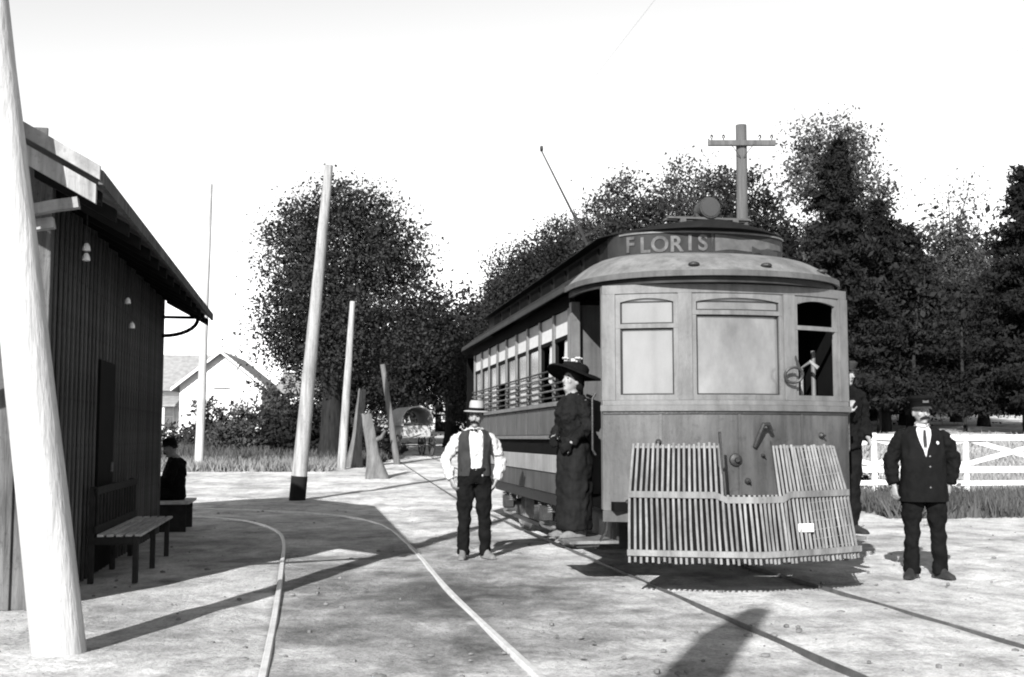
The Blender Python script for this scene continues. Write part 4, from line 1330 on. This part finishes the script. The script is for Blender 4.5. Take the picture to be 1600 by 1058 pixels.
def house():
    X, Y = -17.0, 58
    z0 = tz(X, Y) - .1
    e = empty('farmhouse', (X, Y, z0 - .15), R(4), 'white gabled farmhouse with grey roof beyond the station', 'house')
    # main block, ridge left to right
    MB().box(-5.5, .6, 0, 5.5, 0, 3.3).build('wall', 'house_white', e)
    clap(e, -5.5, .55, 0, .2, 3.3)
    m = MB().rings([[(-5.9, -.45, 3.12), (-5.9, 2.75, 5.0), (-5.9, 5.95, 3.12), (-5.9, 5.95, 2.98), (-5.9, 2.75, 4.86), (-5.9, -.45, 2.98)], [(2.4, -.45, 3.12), (2.4, 2.75, 5.0), (2.4, 5.95, 3.12), (2.4, 5.95, 2.98), (2.4, 2.75, 4.86), (2.4, -.45, 2.98)]])
    rf = m.build('roof', 'house_roof', e)
    MB().box(-3.4, -2.8, 2.5, 3.0, 4.6, 5.7).build('chimney', 'stone', rf, bevel=.02)
    # gable wing towards us
    xa, xb, yf = .62, 4.6, -1.6
    xc = (xa + xb)/2; ap = 4.75
    w = MB(); w.box(xa, xb, yf, 5.4, 0, 3.2)
    w.build('wing_wall', 'house_white', e)
    g = MB().rings([[(xa, yf, 3.2), (xc, yf, ap), (xb, yf, 3.2)], [(xa, 5.3, 3.2), (xc, 5.3, ap), (xb, 5.3, 3.2)]]).build('wing_gable', 'house_white', e)
    clap(e, xa, xb, yf, .2, ap, (3.2, ap))
    for s in (-1, 1):
        xo = xc + s*2.35
        zz = 3.2 - .36
        pr = [(xc, ap + .16), (xo, zz + .2), (xo, zz + .06), (xc, ap + .02)]
        MB().rings([[(x, yf - .4, z) for x, z in pr], [(x, 5.5, z) for x, z in pr]]).build('wing_roof', 'house_roof', e)
        MB().rings([[(x, yf - .44, z) for x, z in pr], [(x, yf - .402, z) for x, z in pr]]).build('barge_board', 'house_white', e)
    window(e, xc - .85, yf - .04, 1.0, .75, 1.4); window(e, xc + .85, yf - .04, 1.0, .75, 1.4); window(e, xc, yf - .04, 3.2, .55, .8)
    window(e, -4.3, -.04, 1.0, .75, 1.4); window(e, -.4, -.04, 1.0, .75, 1.4)
    d = MB().box(-2.75, -1.85, -.06, -.04, .3, 2.3).build('door', 'house_pane', e)
    MB().box(-1.95, -1.9, -.09, -.061, 1.2, 1.28).build('handle', 'iron_worn', d)
    # porch
    pf = MB().rings([[(-5.4, -2.0, 2.15), (-5.4, -2.0, 2.25), (-5.4, -.04, 2.75), (-5.4, -.04, 2.62)], [(.5, -2.0, 2.15), (.5, -2.0, 2.25), (.5, -.04, 2.75), (.5, -.04, 2.62)]]).build('porch_roof', 'house_roof', e)
    for x in (-5.2, -3.8, -2.9, -1.6, -.1): MB().box(x - .06, x + .06, -1.9, -1.78, .3, 2.16).build('porch_post', 'house_white', e)
    MB().box(-5.4, .5, -2.0, -.04, .1, .3).build('porch_floor', 'pole_grey', e)
house()

def cottage(X, Y, w, h, rise, label, rz=0.):
    z0 = tz(X, Y) - .1
    e = empty('cottage', (X, Y, z0), R(rz), label, 'house')
    MB().box(-w/2, w/2, 0, 4, 0, h).build('wall', 'house_white', e)
    clap(e, -w/2, w/2, 0, .15, h)
    MB().rings([[(-w/2 - .3, -.35, h - .05), (-w/2 - .3, 2, h + rise), (-w/2 - .3, 4.35, h - .05), (-w/2 - .3, 4.35, h - .18), (-w/2 - .3, 2, h + rise - .13), (-w/2 - .3, -.35, h - .18)],
                [(w/2 + .3, -.35, h - .05), (w/2 + .3, 2, h + rise), (w/2 + .3, 4.35, h - .05), (w/2 + .3, 4.35, h - .18), (w/2 + .3, 2, h + rise - .13), (w/2 + .3, -.35, h - .18)]]).build('roof', 'house_roof', e)
    window(e, -w*.28, -.04, 1.0, .7, 1.2); window(e, w*.3, -.04, 1.0, .7, 1.2)
    MB().box(-.1, .75, -.055, -.04, .15, 2.1).build('door', 'car_dark', e)
cottage(-10.6, 62, 3.6, 2.9, 1.1, 'white cottage with dark window showing between shrubs and utility pole')
cottage(-5.5, 84, 2.6, 1.6, .8, 'tiny white shed far down the road beyond the wagon', 8)

# ------------------------------------------------------------------ white fence on the right
def fence():
    x0, x1, y = 5.6, 17.0, 24.0
    z0 = tz(9, y)
    e = empty('board_fence', (0, y, z0), 0, 'white board fence with crossed braces beyond the uniformed man', 'fence')
    xs = np.arange(x0, x1 + .1, 1.9)
    for x in xs:
        MB().box(x - .055, x + .055, -.05, .05, -.2, 1.42 + random.uniform(-.02, .03)).build('post', 'white_paint', e, bevel=.006)
    for a, b in zip(xs[:-1], xs[1:]):
        for z, h in ((.36, .1), (.62, .13), (1.28, .12)):
            d = random.uniform(-.012, .012)
            MB().rings([[(a + .004, -.08, z + d), (a + .004, -.054, z + d), (a + .004, -.054, z + h + d), (a + .004, -.08, z + h + d)], [(b - .004, -.08, z - d), (b - .004, -.054, z - d), (b - .004, -.054, z + h - d), (b - .004, -.08, z + h - d)]]).build('rail', 'white_paint', e)
        for (za, zb, yy) in ((.76, 1.25, -.045), (1.25, .76, -.02)):
            MB().rings([[(a + .06, yy, za), (a + .06, yy + .02, za), (a + .06, yy + .02, za + .1), (a + .06, yy, za + .1)], [(b - .06, yy, zb - .02), (b - .06, yy + .02, zb - .02), (b - .06, yy + .02, zb + .08), (b - .06, yy, zb + .08)]]).build('brace', 'white_paint', e)
fence()

# ------------------------------------------------------------------ vegetation
def leaf_mesh(name, P, size, nrm_bias=None, seed=0, aspect=1.5, droop=0.):
    r = np.random.default_rng(seed)
    n = len(P)
    a = r.normal(size=(n, 3)); a[:, 2] -= droop
    a /= np.linalg.norm(a, axis=1)[:, None]
    b = r.normal(size=(n, 3)); b -= a * (a*b).sum(1)[:, None]; b /= np.linalg.norm(b, axis=1)[:, None]
    s = size * np.clip(r.lognormal(-.2, .4, n), .3, 1.6)[:, None]
    A = a*s*aspect/2; B = b*s/2
    V = np.stack([P - A, P + B*.9 - A*.1, P + A, P - B*.9 - A*.1], 1).reshape(-1, 3)
    me = bpy.data.meshes.new(name)
    me.vertices.add(4*n); me.vertices.foreach_set('co', V.astype('f4').ravel())
    me.loops.add(4*n); me.loops.foreach_set('vertex_index', np.arange(4*n, dtype='i4'))
    me.polygons.add(n); me.polygons.foreach_set('loop_start', np.arange(0, 4*n, 4, dtype='i4'))
    me.update(calc_edges=True); me.validate()
    return me

def crown_points(blobs, n, r, clump=.45, per=90, shell=.35):
    """blobs (cx,cy,cz,rx,ry,rz): clumps of leaves, thinner towards the rim so that sky shows through"""
    vol = np.array([b[3]*b[4]*b[5] for b in blobs]); vol = vol/vol.sum()
    out = []
    for b, f in zip(blobs, vol):
        m = max(3, int(n*f/per))
        d = r.normal(size=(m, 3)); d /= np.linalg.norm(d, axis=1)[:, None]
        rad = shell + (1 - shell)*r.random(m)**.6
        C = np.array(b[:3]) + d*rad[:, None]*np.array(b[3:6])
        k = (per*r.uniform(.5, 1.5, m)).astype(int)
        idx = np.repeat(np.arange(m), k)
        cs = clump*r.uniform(.6, 1.4, m)
        out.append(C[idx] + r.normal(size=(len(idx), 3))*cs[idx][:, None]*np.array([1, 1, .7]))
    return np.concatenate(out)

def tree(name, loc, h, tr, blobs, n, leaf, mat, label, cat='tree', group=None, clump=.45, per=90, seed=1, lean=(0, 0), trunk_top=.75, limbs=7, shell=.35, fade=.45):
    x, y = loc
    e = empty(name, (x, y, tz(x, y)), 0, label, cat, group)
    r = np.random.default_rng(seed); q = random.Random(seed)
    m = MB(); pts, rad = [], []
    for k in range(9):
        f = k/8
        pts.append((lean[0]*f + q.uniform(-.06, .06)*h*.05, lean[1]*f + q.uniform(-.06, .06)*h*.05, -.2 + f*h*trunk_top))
        rad.append(tr*(1.5 - 1.6*f if f < .12 else 1.15 - .95*f))
    m.tube(pts, rad, 9)
    for k in range(limbs):
        f = .32 + .6*k/max(1, limbs)
        p = Vector(pts[int(f*8)])
        b = blobs[q.randrange(len(blobs))]
        t = Vector((b[0] + q.uniform(-.7, .7)*b[3], b[1] + q.uniform(-.7, .7)*b[4], b[2] + q.uniform(-.2, .7)*b[5]))
        mid = p.lerp(t, .5) + Vector((0, 0, q.uniform(0, .08)*h))
        m.tube([p, mid, t], [tr*.42*(1.1 - f*.6), tr*.26*(1.1 - f*.6), tr*.08], 6)
    m.build('trunk', 'bark', e, 50)
    P = crown_points(blobs, n, r, clump, per, shell)
    zz = (P[:, 2] - P[:, 2].min())/np.ptp(P[:, 2])
    c = P.mean(0); rr = np.linalg.norm((P - c)/(P.std(0)*2.1 + 1e-6), axis=1)
    P = P[r.random(len(P)) < 1 - fade*np.clip(zz**1.6 + .5*np.clip(rr - .6, 0, 1), 0, 1)]
    link('crown', leaf_mesh('crown', P, leaf, seed=seed), mat, e)
    return e

def conifer(name, loc, h, rw, tr, n, leaf, label, group=None, seed=1, z0=.12, mat='needle'):
    x, y = loc
    e = empty(name, (x, y, tz(x, y)), 0, label, 'tree', group)
    r = np.random.default_rng(seed)
    m = MB().tube([(0, 0, -.2), (0, 0, h*.5), (0, 0, h*.98)], [tr, tr*.6, .02], 9)
    P = []
    zs = np.linspace(h*z0, h*.97, int(h*4.2))
    nb = 0
    for z in zs:
        f = 1 - (z - h*z0)/(h*(1 - z0))
        w = rw*(f**.75)*(1 if f > .12 else .9) + .12
        k = int(5 + 3*f)
        for j in range(k):
            a = r.uniform(0, 6.283); ln = w*r.uniform(.5, 1.12)
            if nb % 3 == 0: m.tube([(0, 0, z), (ln*.9*math.cos(a), ln*.9*math.sin(a), z - .12*ln)], [.03*f + .012, .006], 4)
            nb += 1
            c = max(8, int(n*ln/(len(zs)*k*rw*.55)))
            t = r.random(c)**.65
            q = np.stack([t*ln*math.cos(a), t*ln*math.sin(a), z - .18*t*ln + .06*t*t*ln], 1)
            P.append(q + r.normal(size=(c, 3))*np.array([.13, .13, .07])*(1 + .5*f))
    m.build('trunk', 'bark', e, 50)
    link('crown', leaf_mesh('crown', np.concatenate(P), leaf, seed=seed, aspect=2.4, droop=.3), mat, e)

G1 = 'trees along the wooded hillside'
# the big round tree
tree('shade_tree', (-6.55, 42), 10.6, .42, [(.35, 0, 7.0, 3.0, 2.8, 3.2), (-1.15, .3, 5.4, 1.9, 2.0, 1.9), (2.2, 0, 5.8, 1.7, 1.9, 2.2), (.2, -.4, 8.3, 2.6, 2.2, 1.9), (-.3, .4, 4.2, 2.5, 2.2, 1.1)],
     115000, .08, 'leaf_mid', 'large round leafy shade tree beyond the road', clump=.4, per=150, seed=3, limbs=10)
# dark trees down the road
tree('roadside_tree', (-3.0, 56), 9, .3, [(0, 0, 5.2, 2.8, 2.4, 2.6), (1.6, 0, 3.6, 2.0, 2, 1.6), (-2.0, .3, 4.4, 2, 2, 2)], 30000, .13, 'leaf_dark', 'dark roadside tree overhanging the wagon', group=G1, seed=5)
tree('roadside_tree', (-1.4, 64), 8, .28, [(0, 0, 4.6, 2.4, 2.3, 2.6), (-1.2, 0, 6.0, 1.6, 1.6, 1.4)], 20000, .13, 'leaf_mid', 'greyish lit tree directly above the pale hat', group=G1, seed=6)
tree('roadside_tree', (-8.6, 60), 7.5, .25, [(0, 0, 3.8, 2.4, 2.2, 2.6), (1.8, 0, 3.2, 1.7, 1.7, 1.7)], 20000, .13, 'leaf_dark', 'dark tree behind the main utility pole foot', group=G1, seed=8)
tree('roadside_tree', (-6.2, 74), 8.5, .28, [(0, 0, 4.4, 3.6, 2.6, 2.8)], 18000, .16, 'leaf_dark', 'dark far tree closing the road behind the shade tree', group=G1, seed=9)
# hillside behind the car
hill = [(-.4, 50, 8.0, 'dark pointed tree at the foot of the wooded slope', 'leaf_dark', 1.7), (1.9, 47, 9.6, 'dark bushy tree above the rear of the car roof', 'leaf_dark', 2.1),
        (3.9, 52, 12.6, 'greyish leafy tree behind the middle of the car roof', 'leaf_mid', 2.6), (5.4, 46, 11.9, 'leafy tree left of the destination sign', 'leaf_mid', 2.3),
        (.6, 57, 10.6, 'dark broad tree behind the rear of the car', 'leaf_dark', 2.3), (3.1, 60, 13.0, 'far dark tree above the car roof middle', 'leaf_dark', 2.6),
        (7.6, 50, 12.4, 'tall leafy tree behind the roof headlight', 'leaf_mid', 2.6), (9.2, 44, 10.4, 'leafy tree right behind the telegraph pole', 'leaf_dark', 2.3)]
for k, (x, y, h, lb, mt, w) in enumerate(hill):
    q = random.Random(k)
    bl = [(0, 0, h*.52, w, w, h*.3), (q.uniform(-.6, .6), 0, h*.78, w*.68, w*.7, h*.18), (w*.5, .2, h*.38, w*.8, w*.8, h*.2), (-w*.5, -.2, h*.36, w*.8, w*.8, h*.2)]
    tree('hillside_tree', (x, y), h, .26, bl, 84000, .088, mt, lb, group=G1, seed=20 + k, clump=.36, per=170, fade=.2)
# tall pair right of the car
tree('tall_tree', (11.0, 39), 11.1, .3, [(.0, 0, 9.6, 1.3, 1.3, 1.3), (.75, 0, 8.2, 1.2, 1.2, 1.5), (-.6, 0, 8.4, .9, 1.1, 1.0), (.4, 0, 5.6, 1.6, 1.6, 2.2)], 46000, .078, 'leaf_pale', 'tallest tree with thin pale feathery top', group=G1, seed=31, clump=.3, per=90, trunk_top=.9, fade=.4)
conifer('dark_conifer', (10.35, 36), 9.5, 2.0, .26, 52000, .078, 'dark pointed conifer standing before the tallest tree', G1, 32)
conifer('dark_conifer', (12.1, 37.5), 7.7, 1.9, .24, 42000, .078, 'dark conifer just right of the tallest tree', G1, 33)
conifer('dark_conifer', (16.2, 36), 8.6, 2.3, .28, 50000, .08, 'dark conifer cut by the right picture edge', G1, 34)
conifer('dark_conifer', (8.9, 37), 6.4, 1.9, .22, 36000, .078, 'low dark conifer behind the vestibule roof corner', G1, 35)
conifer('dark_conifer', (14.2, 41), 7.4, 2.3, .22, 40000, .08, 'short dark conifer behind the uniformed man', G1, 36)
right = [(13.6, 50, 11.0, 'thin hazy tree above the uniformed man', 'leaf_pale', 2.0), (16.2, 52, 11.0, 'hazy tree between the two dark conifers', 'leaf_pale', 2.2), (19.2, 50, 11.2, 'hazy tree behind the right edge conifer', 'leaf_pale', 2.2), (12.0, 47, 8.3, 'leafy tree filling the gap behind the conifers', 'leaf_dark', 2.2), (15.3, 45, 7.2, 'low dark tree behind the fence', 'leaf_dark', 2.3), (18.0, 44, 6.8, 'dark bushy tree behind the fence end', 'leaf_dark', 2.4)]  # hazy ones: paler leaf colour and thinned crowns stand in for haze
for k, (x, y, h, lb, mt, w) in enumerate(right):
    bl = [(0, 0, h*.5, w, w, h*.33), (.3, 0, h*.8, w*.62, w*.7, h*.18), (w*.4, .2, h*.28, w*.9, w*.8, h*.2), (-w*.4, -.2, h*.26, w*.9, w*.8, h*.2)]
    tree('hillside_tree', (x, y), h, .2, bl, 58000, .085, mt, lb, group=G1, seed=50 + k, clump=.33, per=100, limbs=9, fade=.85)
# bare trunks showing in the dark wood
for k, (x, y, h) in enumerate(((11.6, 36.5, 5.2), (13.0, 37.0, 4.6), (13.7, 38.5, 5.6), (15.0, 38.2, 4.8), (17.4, 37.6, 5.2))):
    e = empty('bare_trunk', (x, y, tz(x, y)), 0, ('thin bare trunk before the dark wood, %s of five beyond the fence' % ('first', 'second', 'third', 'fourth', 'fifth')[k]), 'tree', 'bare trunks at the wood edge')
    q = random.Random(k)
    MB().tube([(0, 0, -.2), (q.uniform(-.1, .1), 0, h*.5), (q.uniform(-.25, .25), 0, h)], [.075, .055, .02], 8).build('trunk', 'bark', e, 50)
    P = np.array([[q.gauss(0, .5), q.gauss(0, .5), h*q.uniform(.55, 1.05)] for _ in range(500)])
    link('crown', leaf_mesh('crown', P, .13, seed=k), 'leaf_dark', e)

# far wood, one mass behind everything
def far_wood():
    r = np.random.default_rng(77); P = []
    for k in range(400):
        x = r.uniform(-3, 62); y = r.uniform(62, 92) + max(0, x-30)*.3
        px = x/y
        hh = (np.interp(px, [-.055, 0, .055, .11, .17, .22, .33, .45, .7], [7, 9.8, 12.4, 13.4, 13.4, 13.6, 13.8, 13.8, 13.8]))*(y/70)*r.uniform(.75, 1.0)
        z0 = tz(x, y)
        m = 620
        d = r.normal(size=(m, 3)); d /= np.linalg.norm(d, axis=1)[:, None]
        q = d*(r.random(m)**.4)[:, None]*np.array([2.4, 2.2, hh*.52])
        q = q[r.random(m) < 1 - .85*np.clip(q[:, 2]/(hh*.5), 0, 1)**1.3]
        P.append(q + np.array([x, y, z0 + hh*.48]))
    for k in range(60):
        x = r.uniform(-60, -6); y = r.uniform(105, 130); hh = r.uniform(3, 5.5)
        m = 300
        d = r.normal(size=(m, 3)); d /= np.linalg.norm(d, axis=1)[:, None]
        P.append(d*(r.random(m)**.4)[:, None]*np.array([3.4, 2.4, hh*.5]) + np.array([x, y, tz(x, y) + hh*.4]))
    o = link('far_wood', leaf_mesh('far_wood', np.concatenate(P), .24, seed=4), 'leaf_dark', None)
    tag(o, 'far dark wood closing the view behind the car', 'wood', kind='stuff')
far_wood()

# shrubs in front of the houses
SH_ = [(-13.4, 51, 2.5, 1.1, 'leaf_mid', 'leafy bush covering the lower right of the farmhouse gable'), (-11.9, 53, 3.4, 1.0, 'leaf_pale', 'loose tall bush at the right corner of the farmhouse'), (-12.6, 50, 1.5, 1.5, 'leaf_mid', 'low shrub before the farmhouse porch'), (-11.4, 48, 1.5, 1.3, 'leaf_pale', 'pale shrub left of the slender pale pole'), (-9.3, 47.5, 2.0, 1.5, 'leaf_mid', 'shrub just right of the slender pale pole'),
       (-8.6, 45, 2.7, 1.2, 'leaf_dark', 'tall dark shrub beside the shade tree trunk'), (-9.7, 52, 3.9, 1.3, 'leaf_mid', 'high loose shrub before the white cottage'), (-7.7, 44.5, 1.5, 1.2, 'leaf_dark', 'low dark shrub at the shade tree foot'),
       (-5.3, 43.5, 1.4, .9, 'leaf_dark', 'small dark shrub behind the short pale pole'), (-14.8, 52, 1.3, 1.6, 'weed', 'low spreading shrub at the station corner'), (7.0, 25.8, 1.0, .9, 'leaf_dark', 'dark bush at the left end of the white fence'), (7.9, 22.8, .55, .6, 'weed', 'low weedy bush beside the uniformed man')]
for k, (x, y, h, w, mt, lb) in enumerate(SH_):
    bl = [(0, 0, h*.5, w, w*.8, h*.45), (w*.4, 0, h*.35, w*.7, w*.6, h*.32), (-w*.5, 0, h*.3, w*.6, w*.6, h*.3)]
    tree('shrub', (x, y), h, .06, bl, 3200, .11 if y > 30 else .06, mt, lb, 'shrub', 'shrubs along the verges', clump=.16, per=40, seed=80 + k, limbs=5, trunk_top=.6)

# grass and weeds: uncountable
def grass(name, area, n, h, mat, label, seed, dens=None):
    r = np.random.default_rng(seed)
    P = []
    while len(P) < n:
        x = r.uniform(area[0], area[1]); y = r.uniform(area[2], area[3])
        c = .5 + .5*math.sin(x*1.9 + 1.3*math.sin(y*1.1)) * math.sin(y*1.4 + x*.6)
        if r.random() < c**1.2*.9 + .1: P.append((x, y))
    P = np.array(P); n = len(P)
    Z = ter(P[:, 0], P[:, 1]) - .02
    hh = h*r.uniform(.35, 1.25, n); a = r.uniform(0, 6.283, n); w = .006 + hh*.028 + (P[:, 1]/2200)
    ln = r.normal(size=(n, 2))*hh[:, None]*.35
    V = np.zeros((n, 3, 3))
    V[:, 0, 0] = P[:, 0] - w*np.cos(a); V[:, 0, 1] = P[:, 1] - w*np.sin(a); V[:, 0, 2] = Z
    V[:, 1, 0] = P[:, 0] + w*np.cos(a); V[:, 1, 1] = P[:, 1] + w*np.sin(a); V[:, 1, 2] = Z
    V[:, 2, 0] = P[:, 0] + ln[:, 0]; V[:, 2, 1] = P[:, 1] + ln[:, 1]; V[:, 2, 2] = Z + hh
    me = bpy.data.meshes.new(name)
    me.vertices.add(3*n); me.vertices.foreach_set('co', V.astype('f4').ravel())
    me.loops.add(3*n); me.loops.foreach_set('vertex_index', np.arange(3*n, dtype='i4'))
    me.polygons.add(n); me.polygons.foreach_set('loop_start', np.arange(0, 3*n, 3, dtype='i4'))
    me.update(calc_edges=True)
    tag(link(name, me, mat, None), label, 'grass', kind='stuff')
grass('verge_grass', (-24, -4.6, 39, 52), 26000, .42, 'weed', 'rough grass strip in front of the houses', 1)
grass('verge_grass', (-13, -5.6, 35.5, 40), 9000, .32, 'weed_pale', 'paler grass along the far road edge', 2)
grass('roadside_weeds', (6.4, 17, 19.6, 23.7), 26000, .36, 'weed', 'dark weeds in front of the white fence', 3)
grass('meadow_grass', (5.8, 22, 25, 34), 26000, .26, 'straw', 'pale dry meadow grass behind the white fence', 4)

# loose stones on the dirt
def stones():
    r = random.Random(12); m = MB()
    for k in range(900):
        y = 6 + 22*r.random()**1.6; x = r.uniform(-.5, .5)*y
        s = .006 + .022*r.random()**3
        m.ell((x, y, s*.2), (s*r.uniform(.8, 1.5), s, s*.65), 6, 4)
    tag(m.build('loose_stones', 'stone', None, 60), 'loose pebbles and clods scattered on the dirt', 'stones', kind='stuff')
stones()

# thick leaning post added unseen behind the camera to cast the near-track shadow
bp_ = empty('shadow_post', (-1.35, -1.1, 0), 0, 'stout leaning post added behind the viewpoint to cast the foreground shadow', 'post')
MB().tube([(0, 0, -.1), (-.1, 0, 3), (-.02, .05, 5.1), (.12, .1, 5.75)], [.19, .19, .18, .1], 14).build('shaft', 'pole_dark', bp_, 50)
